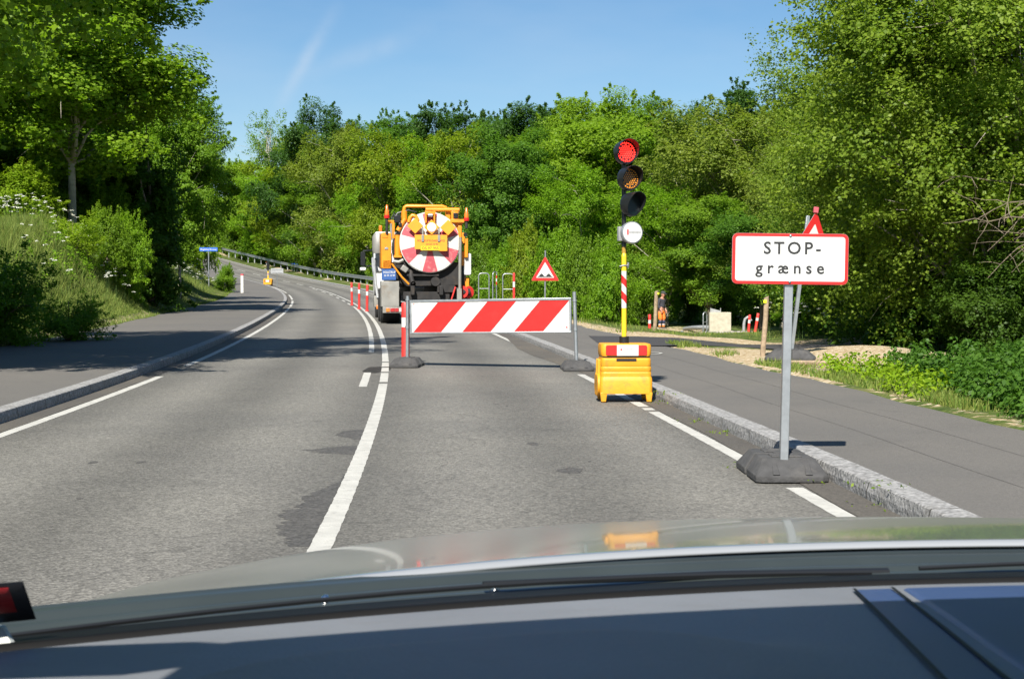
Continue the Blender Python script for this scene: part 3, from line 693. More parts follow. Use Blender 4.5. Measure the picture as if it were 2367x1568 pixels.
n = len(rounded(1, 1, .1, 5))
fs = [(k * n + j, k * n + (j + 1) % n, (k + 1) * n + (j + 1) % n, (k + 1) * n + j) for k in range(len(secs) - 1) for j in range(n)] + [tuple(reversed(range(n))), tuple(range((len(secs) - 1) * n, len(secs) * n))]
body.add(vs, fs); bx = body.build('battery_box', M['yellow'], t, smooth=28)
mb = MB(); mb.prism([(-.105, .425), (.105, .425), (.105, .452), (-.105, .452)], -D * .93, -D * .80); mb.build('handle', M['dark'], bx)
mb = MB(); vs = []
for z, a, b in ((.474, W * .93, D * .9), (.50, W * .96, D * .93), (.585, W * .955, D * .92), (.602, W * .93, D * .90), (.606, W * .88, D * .84)): vs += [(x, y, z) for x, y in rounded(2 * a, 2 * b, .05, 5)]
mb.add(vs, [(k * n + j, k * n + (j + 1) % n, (k + 1) * n + (j + 1) % n, (k + 1) * n + j) for k in range(4) for j in range(n)] + [tuple(reversed(range(n))), tuple(range(4 * n, 5 * n))])
lid = mb.build('lid', M['yellow'], t, smooth=28)
mb = MB(); mb.prism(rounded(W * 1.84, D * 1.76, .045), .4625, .4755, axis='z'); mb.build('seal', M['black'], t)
fy = -D * .935
mb = MB(); mb.prism(rounded(.43, .105, .018, cz=.538), fy - .004, fy + .006); st_ = mb.build('reflector', M['red'], lid)
mb = MB(); mb.prism(rounded(.225, .112, .004, cx=.012, cz=.538), fy - .006, fy - .0041); lb = mb.build('label', M['white'], lid)
mb = MB(); mb.lathe([(.010, 0), (.010, .0008)], 12, (-.055, fy - .0062, .546), Matrix.Rotation(R(90), 3, 'X')); mb.build('logo', M['redink'], lid)
mb = MB()
for k in range(8): mb.box((-.028 + .0135 * k, fy - .0066, .549), (.009, .0009, .011 if k % 3 else .014))
for k in range(11): mb.box((-.045 + .0125 * k, fy - .0066, .528), (.009, .0009, .006))
mb.build('small_print', M['greyink'], lid)
for x in (-1, 1):
    for y in (-1, 1):
        mb = MB(); mb.add([(x * W * .995, y * D * .99, .10), (x * (W - .075), y * D * .99, .10), (x * (W - .062), y * D * .97, 0), (x * (W - .012), y * D * .97, 0), (x * W * .995, y * (D - .07), .10), (x * (W - .075), y * (D - .07), .10), (x * (W - .062), y * (D - .055), 0), (x * (W - .012), y * (D - .055), 0)],
            [(0, 1, 2, 3), (5, 4, 7, 6), (4, 0, 3, 7), (1, 5, 6, 2), (3, 2, 6, 7), (0, 4, 5, 1)]); mb.build('leg', M['yellow'], t, bevel=.006)
for y in (-.06, .10):
    mb = MB(); mb.cyl((-W - .022, y, .17), (-W + .012, y, .17), .12, .12, 24); mb.prism([(-W - .026, .06), (-W + .02, .06), (-W + .02, .44), (-W - .012, .44)], y - .03, y + .03)
    mb.build('side_bracket', M['yellow'], t, bevel=.006)
mast = thing('mast', None, None); mast.parent = t; mast.location = (.0, .02, .60); mast.rotation_euler = (0, R(-.2), 0)
mb = MB(); mb.cyl((0, 0, 0), (0, 0, .075), .052, .05, 18); mb.build('collar', M['black'], mast, smooth=40)
mb = MB(); mb.tube([(0, 0, .07), (0, 0, .92)], .0265, 18); mb.lathe([(.0265, .92), (.02, .95), (.01, .965)], 18); mb.build('lower_tube', M['poleyellow'], mast, smooth=40)
mb = MB(); mb.tube([(0, 0.004, .8), (0, 0.004, 1.20)], .0225, 16); mb.build('inner_tube', M['brass'], mast, smooth=40)
stripe_wrap(mast, .375, .765, .0282)
mb = MB(); mb.tube([(-.045, -.01, .815), (0, -.028, .825), (.045, -.012, .82)], .008, 8); mb.cyl((.04, 0, .80), (.045, 0, .855), .012); mb.build('clamp_screw', M['galv'], mast, smooth=40)
mb = MB(); mb.tube([(0, 0, 1.02), (0, 0, 2.06)], .024, 14); mb.build('head_rail', M['black'], mast, smooth=40)
mast2 = mast
for z, dx, yaw, pitch, m_ in ((2.595, -.018, 19, -8, 'led_red'), (2.322, .012, 26, -6, 'led_amber'), (2.058, .032, 38, -4, 'led_green')):
    signal_head(t, z, R(yaw), R(pitch), M[m_], '').location = (dx, -.01, z)
cb = thing('controller', None, None); cb.parent = t; cb.location = (.066, -.04, 1.765); cb.rotation_euler = (0, 0, R(14))
mb = MB(); qx = Matrix.Rotation(R(90), 3, 'X'); mb.lathe([(.105, -.07), (.112, -.05), (.116, 0), (.118, .03), (.112, .038)], 36, (0, 0, 0), qx); mb.build('case', M['galv'], cb, smooth=35)
mb = MB(); mb.lathe([(.106, 0), (.106, .006), (.103, .009)], 36, (0, -.036, 0), qx); mb.build('white_front', M['white'], cb, smooth=35)
mb = MB(); mb.box((-.055, -.0465, .0), (.016, .001, .045)); mb.lathe([(.008, 0), (.008, .001)], 10, (-.055, -.0462, .028), qx); mb.build('logo', M['redink'], cb)
mb = MB()
for k in range(9): mb.box((-.034 + .0145 * k, -.0465, .004), (.010, .001, .020 if k % 3 else .026))
mb.build('small_print', M['greyink'], cb)
mb = MB(); mb.box((-.10, .05, -.01), (.06, .05, .15)); mb.build('bracket', M['galv_dull'], cb, bevel=.004)

# the signal at the far end of the works
p = Vector((at(620, 117), 117, 0)); p.z = S1(p.x, p.y) + .01
t = thing('traffic_signal', 'small distant yellow and black portable traffic light far up the bend', 'traffic light', p, R(-4))
mb = MB(); mb.prism([(-.33, .10), (.33, .10), (.34, .30), (.36, .52), (.24, .60), (-.24, .60), (-.36, .52), (-.34, .30)], -.25, .25); b_ = mb.build('battery_box', M['yellow'], t, bevel=.03)
mb = MB(); mb.prism(rounded(.30, .17, .02, cz=.40), -.262, -.249); mb.build('label', M['white'], b_)
for x in (-.2, .2): mb = MB(); mb.prism(rounded(.08, .17, .01, cx=x, cz=.40), -.262, -.249); mb.build('reflector', M['red'], b_)
for x in (-1, 1): mb = MB(); mb.box((x * .28, 0, .05), (.10, .40, .11)); mb.build('leg', M['dark'], t, bevel=.01)
mb = MB(); mb.tube([(0, 0, .6), (0, 0, 1.32)], .05, 12); ps_ = mb.build('pole', M['poleyellow'], t, smooth=40)
mb = MB(); mb.tube([(0, 0, .88), (0, 0, 1.05)], .055, 12); mb.build('white_sleeve', M['white'], ps_, smooth=40)
mb = MB(); mb.tube([(0, 0, .94), (0, 0, .99)], .058, 12); mb.build('red_band', M['red'], ps_, smooth=40)
mb = MB(); mb.tube([(0, 0, 1.3), (0, 0, 1.95)], .035, 10); mb.build('head_rail', M['black'], t, smooth=40)
for z in (1.42, 1.64, 1.87): mb = MB(); mb.cyl((0, .1, z), (0, -.14, z), .12, .12, 18); mb.build('lamp_head', M['black'], t, smooth=40)

# ------------------------------------------------------------------ red marker posts with a white collar
def marker_post(h, label, p, lean=(0, 0), group=None, r=.05, mark='one'):
    t = thing('marker_post', label, 'marker post', p, 0, group, rot=(lean[1], lean[0], 0))
    s = h
    mb = MB(); mb.lathe([(r * 1.5, 0), (r * 1.5, .03), (r * 1.05, .045), (r, .06), (r, s * .60)], 16); mb.build('lower_tube', M['postred'], t, smooth=40)
    mb = MB(); mb.lathe([(r * 1.01, s * .60), (r * 1.01, s * .755)], 16); mb.build('white_collar', M['white'], t, smooth=40)
    mb = MB(); mb.lathe([(r, s * .755), (r, s * .97), (r * .8, s * .995), (r * .3, s)], 16); mb.build('upper_tube', M['postred'], t, smooth=40)
    return t
def put(u, Y, dz=-.01): v = pt(u, Y); v.z += dz; return v
marker_post(.95, 'red marker post standing right behind the first leg of the striped barrier', Vector((-1.63, 21.75, S1(-1.63, 21.75))), r=.062)
marker_post(1.0, 'red marker post with white collar closest to the grey toolbox of the truck', Vector((at(848, 54), 54, S1(at(848, 54), 54))), (R(1), 0), 'marker posts along the centre line', .05)
marker_post(1.05, 'middle one of three red marker posts beside the truck cab', Vector((at(830, 57.5), 57.5, S1(at(830, 57.5), 57.5))), (0, 0), 'marker posts along the centre line', .05)
marker_post(1.05, 'red marker post farthest up the road, end of the row beside the truck', Vector((at(813.5, 65), 65, S1(at(813.5, 65), 65))), (R(-1), 0), 'marker posts along the centre line', .05)
marker_post(.86, 'upright red marker post beside the wooden stake and the worker', put(1501, 53), (0, 0), None, .055)
marker_post(.82, 'slanting red marker post between the concrete block and another red post', put(1729, 54), (R(4), 0), None, .05)
marker_post(.70, 'slanting red marker post with faded tip nearest the thick wooden stake', put(1745, 52), (R(9), 0), None, .055)
marker_post(1.45, 'red marker post rising beside the striped steel hoop over the barrier edge', put(1187.5, 57), (0, 0), None, .05)

# ------------------------------------------------------------------ steel hoops by the culvert
def hoop(p, w, h, label, striped=True, rz=0.0):
    t = thing('steel_hoop', label, 'railing hoop', p, rz)
    r = .12; pts = [(-w / 2, 0, 0), (-w / 2, 0, h - r)] + [(-w / 2 + r - r * math.cos(a), 0, h - r + r * math.sin(a)) for a in np.linspace(.3, 1.57, 4)] + [(w / 2 - r + r * math.sin(a), 0, h - r + r * math.cos(a)) for a in np.linspace(0, 1.3, 4)] + [(w / 2, 0, h - r), (w / 2, 0, 0)]
    mb = MB(); mb.tube(pts, .023, 10); mb.build('bent_tube', M['galv'], t, smooth=40)
    mb = MB(); mb.tube([(-w / 2, 0, h * .55), (w / 2, 0, h * .55)], .014, 8); mb.build('cross_bar', M['galv'], t, smooth=40)
    if striped:
        for i, z in enumerate((.78, .90, 1.02, 1.14)):
            mb = MB(); mb.tube([(w / 2, 0, h * z * .8), (w / 2, 0, h * (z + .11) * .8)], .027, 10); mb.build('stripe_sleeve', M['red' if i % 2 == 0 else 'white'], t, smooth=40)
    return t
hoop(put(1118, 57), .42, 1.36, 'plain grey steel hoop just past the red reel of the truck', False, R(8))
hoop(put(1143, 60), .36, 1.42, 'steel hoop with red and white striped leg beside the plain grey hoop', True, R(65))
hoop(put(1174, 58.5), .44, 1.40, 'steel hoop with striped leg touching the red post above the barrier', True, R(5))

# ------------------------------------------------------------------ works place by the stream
p = put(1663, 55.2, 0)
t = thing('concrete_block', 'square beige concrete block on a slab at the works place', 'concrete block', p, R(-4))
mb = MB(); mb.box((0, 0, .42), (.84, .55, .84), taper=(.985, .97)); mb.build('block', M['concrete'], t, bevel=.015)
mb = MB(); mb.prism([(-.33, .84), (.02, .84), (.02, .90), (-.33, .99)], .0, .25); mb.build('steel_flap', M['galv_dull'], t, bevel=.004)
for x in (-.35, .03): mb = MB(); mb.box((x, .0, .92), (.03, .03, .16)); mb.build('lifting_eye', M['galv_dull'], t, bevel=.004)
a_ = put(1560, 57, .02); b_ = put(1760, 57, .02); c_ = put(1762, 53.4, .02); d_ = put(1592, 52.4, .02)
mb = MB(); mb.add([a_, b_, c_, d_] + [v - Vector((0, 0, .2)) for v in (a_, b_, c_, d_)], [(0, 1, 2, 3), (3, 2, 6, 7), (2, 1, 5, 6), (0, 3, 7, 4), (1, 0, 4, 5)])
mb.build('culvert_slab', M['slab'], None, bevel=.02); tag(bpy.data.objects['culvert_slab'], 'pale worn concrete culvert slab under the square block', 'slab')
z0 = S1(at(1663, 54.4), 54.4) + .06
mb = MB(); mb.tube([(at(1628, 54.5), 54.5, z0), (at(1690, 54.4), 54.4, z0), (at(1722, 54.4), 54.4, z0 + .01), (at(1742, 54.3), 54.3, z0)], .055, 10); mb.cyl((at(1689, 54.4), 54.4, z0), (at(1694, 54.4), 54.4, z0), .075)
mb.build('drain_pipe', M['slab'], None, smooth=40); tag(bpy.data.objects['drain_pipe'], 'grey drain pipe lying along the foot of the square concrete block', 'pipe')
hoop(put(1629, 54.0, 0), .26, .82, 'small grey steel hoop next to the square concrete block', False, R(50))
mb = MB(); v = put(1718, 55, 0); mb.tube([v, v + Vector((.02, 0, .45)), v + Vector((.06, 0, .62)), v + Vector((.16, -.02, .70)), v + Vector((.25, -.03, .66)), v + Vector((.28, -.03, .56))], .06, 10)
mb.build('vent_pipe', M['galv_dull'], None, smooth=40); tag(bpy.data.objects['vent_pipe'], 'bent grey vent pipe between concrete block and slanting red posts', 'pipe')
def hose(pts, r, label):
    P = []
    for i in range(len(pts) - 1):
        for k in range(6): P.append(Vector(pts[i]).lerp(Vector(pts[i + 1]), k / 6))
    P.append(Vector(pts[-1]))
    for _ in range(4): P = [P[0]] + [(P[i - 1] + P[i] * 2 + P[i + 1]) / 4 for i in range(1, len(P) - 1)] + [P[-1]]
    mb = MB(); mb.tube(P, r, 10); tag(mb.build('suction_hose', M['galv_dull'], None, smooth=40), label, 'hose')
g = lambda u, Y, h: Vector((at(u, Y), Y, S1(at(u, Y), Y) + h))
hose([g(1512, 48, .07), g(1535, 47.2, .07), g(1556, 47.2, .07), g(1570, 49, .07), g(1574, 53, .07), g(1576, 58, .08)], .075, 'silver hose lying on bare soil in front of the worker')
hose([g(1582, 61, .08), g(1596, 59, .14), g(1612, 58, .26), g(1632, 57.5, .30), g(1650, 57.2, .25)], .09, 'fat silver hose rising over the slab to the concrete block')
def stake(p, h, r, lean, label, seed):
    rr = random.Random(seed); n = 12; K = 9; vs = []
    t = thing('wooden_stake', label, 'stake', p, 0, None, (lean[1], lean[0], 0))
    mb = MB(); ph = [rr.uniform(0, 6) for _ in range(3)]
    for k in range(K):
        z = -.1 + (h + .1) * k / (K - 1)
        for j in range(n):
            a = 2 * math.pi * j / n; q = r * (1 + .07 * math.sin(2 * a + ph[0]) + .04 * math.sin(5 * a + z * 4 + ph[1])) * (1.06 - .06 * k / K); vs.append((q * math.cos(a) + .008 * math.sin(z * 5 + ph[2]), q * math.sin(a), z + (.02 * math.cos(a) if k == K - 1 else 0)))
    mb.add(vs, [(k * n + j, k * n + (j + 1) % n, (k + 1) * n + (j + 1) % n, (k + 1) * n + j) for k in range(K - 1) for j in range(n)] + [tuple(range((K - 1) * n, K * n))]); mb.build('shaft', M['wood'], t, smooth=50)
    mb = MB(); mb.box((-.02 if seed == 1 else .03, -r * 1.0, h - .07), (.05, .02, .05)); mb.build('paint_mark', M['spray'], t, bevel=.006)
stake(put(1764, 21.8, 0), .90, .037, (R(2.5), 0), 'thick weathered wooden stake with yellow mark beside gravel heap', 1)
stake(put(1512, 35.5, 0), 1.03, .05, (R(3.5), 0), 'wooden stake with yellow paint in front of the worker', 2)
mb = MB(); v = pt(1925, 19); mb.tube([v + Vector((-.5, .3, .05)), v + Vector((.3, -.1, .06))], .03, 6); mb.build('timber_scrap', M['wood'], None, smooth=40); tag(bpy.data.objects['timber_scrap'], 'broken timber lying on the gravel before the nettles', 'timber')

# ------------------------------------------------------------------ far signs, delineators, guard rail
def ray_d(u, d):
    for Y in np.arange(60, 230, .5):
        if station([at(u, Y)], [Y])[1][0] >= d: break
    return Vector((at(u, Y), Y, S1(at(u, Y), Y) - .02))
p = Vector((at(483, 90), 90, 0)); p.z = S1(p.x, p.y) - .02
t = thing('street_name_sign', 'blue street name sign with white lettering on a grey pole', 'sign', p, R(6))
zt = 1.15 + (680 - 576.5) / F * 90 - p.z
mb = MB(); mb.tube([(0, 0, 0), (0, 0, zt)], .04, 10); mb.build('pole', M['galv'], t, smooth=40)
mb = MB(); mb.box((0, -.05, zt), (1.12, .03, .24)); s_ = mb.build('sign_plate', M['bluesign'], t, bevel=.008)
text('lettering', 'Maglehøj Skovvej', .145, M['white'], s_, (0, -.0665, zt), space=1.0)
p = Vector((at(641, 110), 110, 0)); p.z = S1(p.x, p.y) - .01
t = thing('sign_back', 'grey back of a rectangular sign on a thin pole beside the distant signal', 'sign', p, R(3))
zt = 1.15 + (680 - 626) / F * 110 - p.z
mb = MB(); mb.tube([(0, 0, 0), (0, 0, zt + .1)], .025, 8); mb.build('pole', M['galv'], t, smooth=40)
mb = MB(); mb.prism(rounded(.95, .40, .04, cz=zt), -.05, -.035); sp_ = mb.build('sign_plate', M['galv_dull'], t)
for z in (-.12, .12): mb = MB(); mb.box((0, -.06, zt + z), (.8, .02, .03)); mb.build('rail', M['galv_dull'], sp_)
p = Vector((at(560, 92), 92, 0)); p.z = S1(p.x, p.y) - .02
t = thing('delineator_post', 'white delineator post with red top at the grass edge', 'delineator', p, 0)
mb = MB(); mb.prism(rounded(.19, .10, .03), 0, 1.13, axis='z'); mb.build('shaft', M['chalkwhite'], t, smooth=40)
mb = MB(); mb.prism(rounded(.192, .102, .03), 1.13, 1.25, axis='z'); mb.build('red_cap', M['fadedred'], t, smooth=40)
p = ray_d(617, 6.4)
t = thing('delineator_post', 'orange topped white post by the guard rail behind the distant signal', 'delineator', p, 0)
zt = 1.15 + (680 - 604) / F * p.y - p.z
mb = MB(); mb.prism(rounded(.22, .10, .03), 0, zt * .72, axis='z'); mb.build('shaft', M['chalkwhite'], t, smooth=40)
mb = MB(); mb.prism(rounded(.222, .102, .03), zt * .72, zt, axis='z'); mb.build('orange_cap', M['beacon'], t, smooth=40)
t = thing('guard_rail', 'galvanised steel guard rail following the outside of the bend', 'guard rail', (0, 0, 0))
ys = np.arange(74, 206, 1.6); prof = [(0, .30), (.045, .33), (.045, .39), (0, .44), (0, .47), (.045, .52), (.045, .58), (0, .61)]
vs = []; 
for y in ys:
    for dx, dz in prof: vs.append(rpt(y, 5.87 - dx, dz + .12))
n = len(prof); mb = MB(); mb.add(vs, [(k * n + j, k * n + j + 1, (k + 1) * n + j + 1, (k + 1) * n + j) for k in range(len(ys) - 1) for j in range(n - 1)]); rl = mb.build('rail_beam', M['galv'], t, smooth=30)
sd_ = rl.modifiers.new('thick', 'SOLIDIFY'); sd_.thickness = .006
for y in np.arange(75, 205, 3.2):
    a = rpt(y, 5.97); mb = MB(); mb.box((a.x, a.y, a.z - .05), (.10, .10, 1.25)); mb.build('post', M['galv_dull'], t)
p = ray_d(681, 7.2)
t = thing('direction_sign', 'small blue sign board standing behind the guard rail', 'sign', p, R(-8))
zt = 1.15 + (680 - 612) / F * p.y - p.z
mb = MB(); mb.prism(rounded(.94, .34, .05, cz=zt), -.03, 0); s_ = mb.build('sign_plate', M['bluesign'], t)
for x in (-.3, .3): mb = MB(); mb.tube([(x, .02, 0), (x, .02, zt + .1)], .03, 8); mb.build('pole', M['galv'], t, smooth=40)
mb = MB()
for k in range(7): mb.box((-.27 + .09 * k, -.032, zt), (.06, .003, .07))
mb.build('lettering', M['white'], s_)
# ------------------------------------------------------------------ the suction truck, seen from behind
TP = Vector((at(986, 40), 40.0, 0)); TP.z = S1(TP.x, 40.0)
trk = thing('suction_truck', 'orange and white sewer suction truck with round red and white striped rear door', 'truck', TP, R(7.5))
qy = Matrix.Rotation(R(-90), 3, 'X')      # lathe axis along +y
def part(mb, name, m_, parent=None, **k): return mb.build(name, m_, parent or trk, **k)
# tank and rear door
mb = MB(); mb.lathe([(.84, 0), (.86, .03), (.86, 4.6), (.80, 4.85), (.5, 5.0)], 40, (.095, .06, 2.29), qy); part(mb, 'tank', M['dark'], smooth=35)
door = thing('rear_door', None, None); door.parent = trk; door.location = (.095, 0, 2.29)
mb = MB(); mb.lathe([(.845, .10), (.86, .06), (.85, .02), (.80, .012)], 56, (0, 0, 0), qy); mb.build('door_rim', M['chalkwhite'], door, smooth=35)
ns = 12; st0 = math.radians(-90) - math.pi / ns
n_sub = 6; rin, rout = .0, .815
def dome(r): return -.055 * (1 - (r / .84) ** 2)
for k in range(ns):
    mb = MB(); vs = []; rs = (.0, .25, .5, .68, .83)
    for r_ in rs:
        for j in range(n_sub + 1):
            a = st0 + 2 * math.pi * (k + j / n_sub) / ns; vs.append((r_ * math.cos(a), dome(r_), r_ * math.sin(a)))
    w = n_sub + 1; mb.add(vs, [(i * w + j, i * w + j + 1, (i + 1) * w + j + 1, (i + 1) * w + j) for i in range(4) for j in range(n_sub)])
    mb.build('door_sector', M['fadedred' if k % 2 == 0 else 'chalkwhite'], door, smooth=True)
# number board and warning diamonds
pl = thing('warning_board', None, None); pl.parent = trk; pl.location = (0, -.17, 0)
mb = MB(); mb.prism([(-.345, 2.50), (.565, 2.50), (.565, 2.05), (.32, 2.05), (.32, 2.07), (-.18, 2.07), (-.18, 2.10), (-.345, 2.10)], -.01, .02); mb.build('board', M['orangesign'], pl)
mb = MB(); mb.prism(rounded(.52, .115, .01, cx=.09, cz=2.125), -.022, -.011); mb.build('number_plate', M['poleyellow'], pl)
text('lettering', 'OS 97 955', .105, M['ink'], pl, (.09, -.0232, 2.123), space=1.05)
text('lettering', 'HOLSTRUP KLOAKSERVICE', .078, M['redink'], pl, (.11, -.0115, 2.335), space=1.0, sx=.82)
text('lettering', '20 33 10 90', .07, M['redink'], pl, (.14, -.0115, 2.235), space=1.0)
for x in (-.12, .335): mb = MB(); mb.box((x, -.018, 2.40), (.07, .03, .19)); mb.box((x, .0, 2.62), (.045, .03, .2)); mb.build('hinge', M['steelbox'], pl, bevel=.006)
for i, (x, z, h) in enumerate(((-.33, 2.745, .225), (.13, 2.71, .215), (.59, 2.705, .225))):
    dm = MB(); dm.prism([(x - h, z), (x, z + h), (x + h, z), (x, z - h)], -.03, .0); d_ = dm.build('diamond_panel', M['orangesign'], pl, bevel=.01)
    if i == 1:
        mb = MB(); mb.lathe([(.128, 0), (.125, .015), (.09, .022)], 24, (x, -.028, z), Matrix.Rotation(R(90), 3, 'X')); mb.build('lamp', M['whitelamp'], pl, smooth=40)
mb = MB(); mb.box((.085, .06, 3.10), (.24, .14, .10)); mb.box((-.03, .06, 3.0), (.05, .1, .34)); mb.box((.21, .06, 3.0), (.05, .1, .34)); mb.build('hydraulic_bracket', M['orange'], pl, bevel=.01)
mb = MB(); mb.cyl((.03, -.02, 3.04), (.15, -.02, 3.04), .055, .055, 12); mb.build('valve', M['galv'], pl, smooth=40)
# orange overhead pipes
mb = MB(); mb.tube([(-.60, .5, 2.95), (-.60, .5, 3.22), (-.585, .5, 3.30), (-.53, .5, 3.335), (.50, .5, 3.33), (.58, .5, 3.30), (.62, .5, 3.22), (.62, .5, 2.95)], .055, 12); part(mb, 'overhead_pipe', M['orange'], smooth=40)
mb = MB(); mb.tube([(-.02, .1, 3.215), (.93, .1, 3.215)], .06, 12); mb.tube([(.23, .1, 3.20), (.23, .1, 2.98)], .05, 10); part(mb, 'boom_pipe', M['orange'], smooth=40)
mb = MB(); mb.tube([(-.62, .1, 2.85), (-.62, .1, 3.18)], .085, 12); mb.tube([(-.50, .0, 2.85), (-.46, .0, 2.98), (-.40, .0, 3.05), (-.30, .0, 3.02), (-.24, .0, 2.9)], .055, 12); mb.tube([(-.60, .05, 2.95), (-.80, .05, 2.62)], .07, 10); part(mb, 'suction_elbow', M['orange'], smooth=40)
mb = MB(); mb.box((.62, .2, 3.05), (.12, .12, .36)); mb.box((.80, .15, 3.06), (.20, .2, .26)); part(mb, 'boom_bracket', M['orange'], bevel=.015)
mb = MB(); mb.box((.82, .03, 3.05), (.13, .06, .15)); part(mb, 'valve_block', M['black'], bevel=.01)
mb = MB(); mb.box((.86, .15, 2.90), (.40, .35, .10)); mb.add([(.66, .1, 2.86), (1.05, .1, 2.86), (.90, .1, 2.60), (.82, .1, 2.60), (.66, .2, 2.86), (1.05, .2, 2.86), (.90, .2, 2.60), (.82, .2, 2.60)], [(0, 1, 2, 3), (7, 6, 5, 4), (0, 3, 7, 4), (1, 5, 6, 2), (3, 2, 6, 7), (0, 4, 5, 1)]); part(mb, 'side_platform', M['orange'], bevel=.01)
mb = MB(); mb.box((.94, .05, 2.55), (.10, .10, .44)); mb.box((1.03, .2, 2.42), (.11, .3, .30)); mb.box((1.13, .25, 2.15), (.10, .3, .55)); mb.box((1.0, .3, 1.85), (.14, .3, .4)); part(mb, 'side_bracket', M['orange'], bevel=.015)
mb = MB(); mb.cyl((1.10, .05, 2.52), (1.10, .3, 2.52), .06, .06, 12); part(mb, 'hose_coupling', M['black'], smooth=40)
rr = random.Random(5)
for k in range(5):
    x = -1.02 + .08 * k; z = 2.78 + rr.uniform(-.05, .12); mb = MB()
    mb.tube([(x, .25, 2.45), (x + rr.uniform(-.06, .06), .22, 2.72), (x + rr.uniform(-.05, .08), .25, z + .15), (x + .14, .35, z + .22 + rr.uniform(0, .1)), (x + .25, .5, z + .1)], .018, 6); part(mb, 'hydraulic_hose', M['black'], smooth=40)
mb = MB(); mb.tube([(-.93, .1, 2.95), (-.80, .1, 3.12), (-.5, .1, 3.20), (-.28, .1, 3.14)], .02, 6); part(mb, 'hydraulic_hose', M['black'], smooth=40)
mb = MB(); mb.box((-.82, .03, 2.95), (.18, .16, .22)); mb.box((-.74, .02, 2.78), (.1, .12, .12)); part(mb, 'pump_motor', M['black'], bevel=.02)
# beacons on posts
for x, z0, zp in ((-1.11, 2.96, 2.52), (1.125, 2.90, 2.70)):
    bt = thing('beacon', None, None); bt.parent = trk; bt.location = (x, .0, z0)
    mb = MB(); mb.cyl((0, 0, zp - z0), (0, 0, .0), .042, .042, 12); mb.build('stand', M['dark'], bt, smooth=40)
    mb = MB(); mb.lathe([(.075, 0), (.08, .03), (.075, .09)], 16); mb.build('base', M['beaconred'], bt, smooth=40)
    mb = MB(); mb.lathe([(.06, .09), (.058, .20), (.04, .24), (.03, .36), (.01, .38)], 16); mb.build('dome', M['beacon'], bt, smooth=40)
mb = MB(); mb.box((-1.0, .08, 2.86), (.16, .1, .10)); mb.box((-.93, .1, 2.65), (.08, .14, .5)); mb.tube([(-1.0, .05, 2.86), (-1.11, 0, 2.90)], .04, 8); part(mb, 'beacon_arm', M['orange'], bevel=.01)
# orange cabinet, inner ram, blue panel, tool box
mb = MB(); mb.box((-1.13, .55, 2.06), (.28, 1.1, .98)); mb.box((-1.11, .5, 1.68), (.24, 1.0, .24)); mb.box((-1.16, .02, 2.49), (.16, .06, .16)); cab_ = part(mb, 'control_cabinet', M['orange'], bevel=.015)
mb = MB(); mb.box((-1.125, -.006, 2.12), (.10, .02, .06)); mb.build('latch', M['galv'], cab_, bevel=.004)
mb = MB(); mb.tube([(-.81, .1, 1.92), (-.81, .1, 2.50)], .085, 14); mb.box((-.81, .1, 1.90), (.22, .16, .06)); part(mb, 'hydraulic_ram', M['orange'], smooth=40)
mb = MB(); mb.tube([(-.70, .12, 1.95), (-.70, .12, 2.52)], .03, 8); part(mb, 'ram_guide', M['orange'], smooth=40)
mb = MB(); mb.tube([(-.99, .05, 2.82), (-.99, .05, 2.36)], .038, 10); part(mb, 'exhaust_pipe', M['steelbox'], smooth=40)
mb = MB(); mb.tube([(-.98, .0, 1.70), (-.72, .0, 1.35), (-.50, .0, 1.12)], .026, 8); part(mb, 'brace', M['orange'], smooth=40)
mb = MB(); mb.tube([(-.93, -.02, 1.76), (-.78, -.05, 1.74), (-.66, -.02, 1.80)], .05, 10); part(mb, 'hose_nozzle', M['steelbox'], smooth=40)
mb = MB(); mb.box((-.62, .05, 1.55), (.20, .1, .16), Matrix.Rotation(R(35), 3, 'Y')); part(mb, 'gear_box', M['steelbox'], bevel=.02)
bp = MB(); bp.box((-1.055, .06, 1.40), (.40, .08, .33)); bpo = part(bp, 'blue_panel', M['bluepanel'], bevel=.008)
text('lettering', 'HOLSTRUP', .088, M['white'], bpo, (-1.045, .0185, 1.455), space=1.0, sx=.8)
text('lettering', '20 33 10 90', .075, M['white'], bpo, (-1.045, .0185, 1.365), space=1.0, sx=.85)
mb = MB(); mb.box((-1.02, .45, .85), (.50, .8, .72)); tb = part(mb, 'tool_box', M['steelbox'], bevel=.012)
mb = MB(); mb.box((-.955, .05, .40), (.56, .12, .17)); tl = part(mb, 'lamp_bar', M['steelbox'], bevel=.01)
for x, w_, m_ in ((-1.09, .11, 'tailor'), (-.96, .13, 'tail'), (-.84, .11, 'tail'), (-.74, .07, 'chalkwhite')):
    mb = MB(); mb.box((x, -.018, .40), (w_ - .01, .03, .10)); mb.build('tail_lamp', M[m_], tl, bevel=.006)
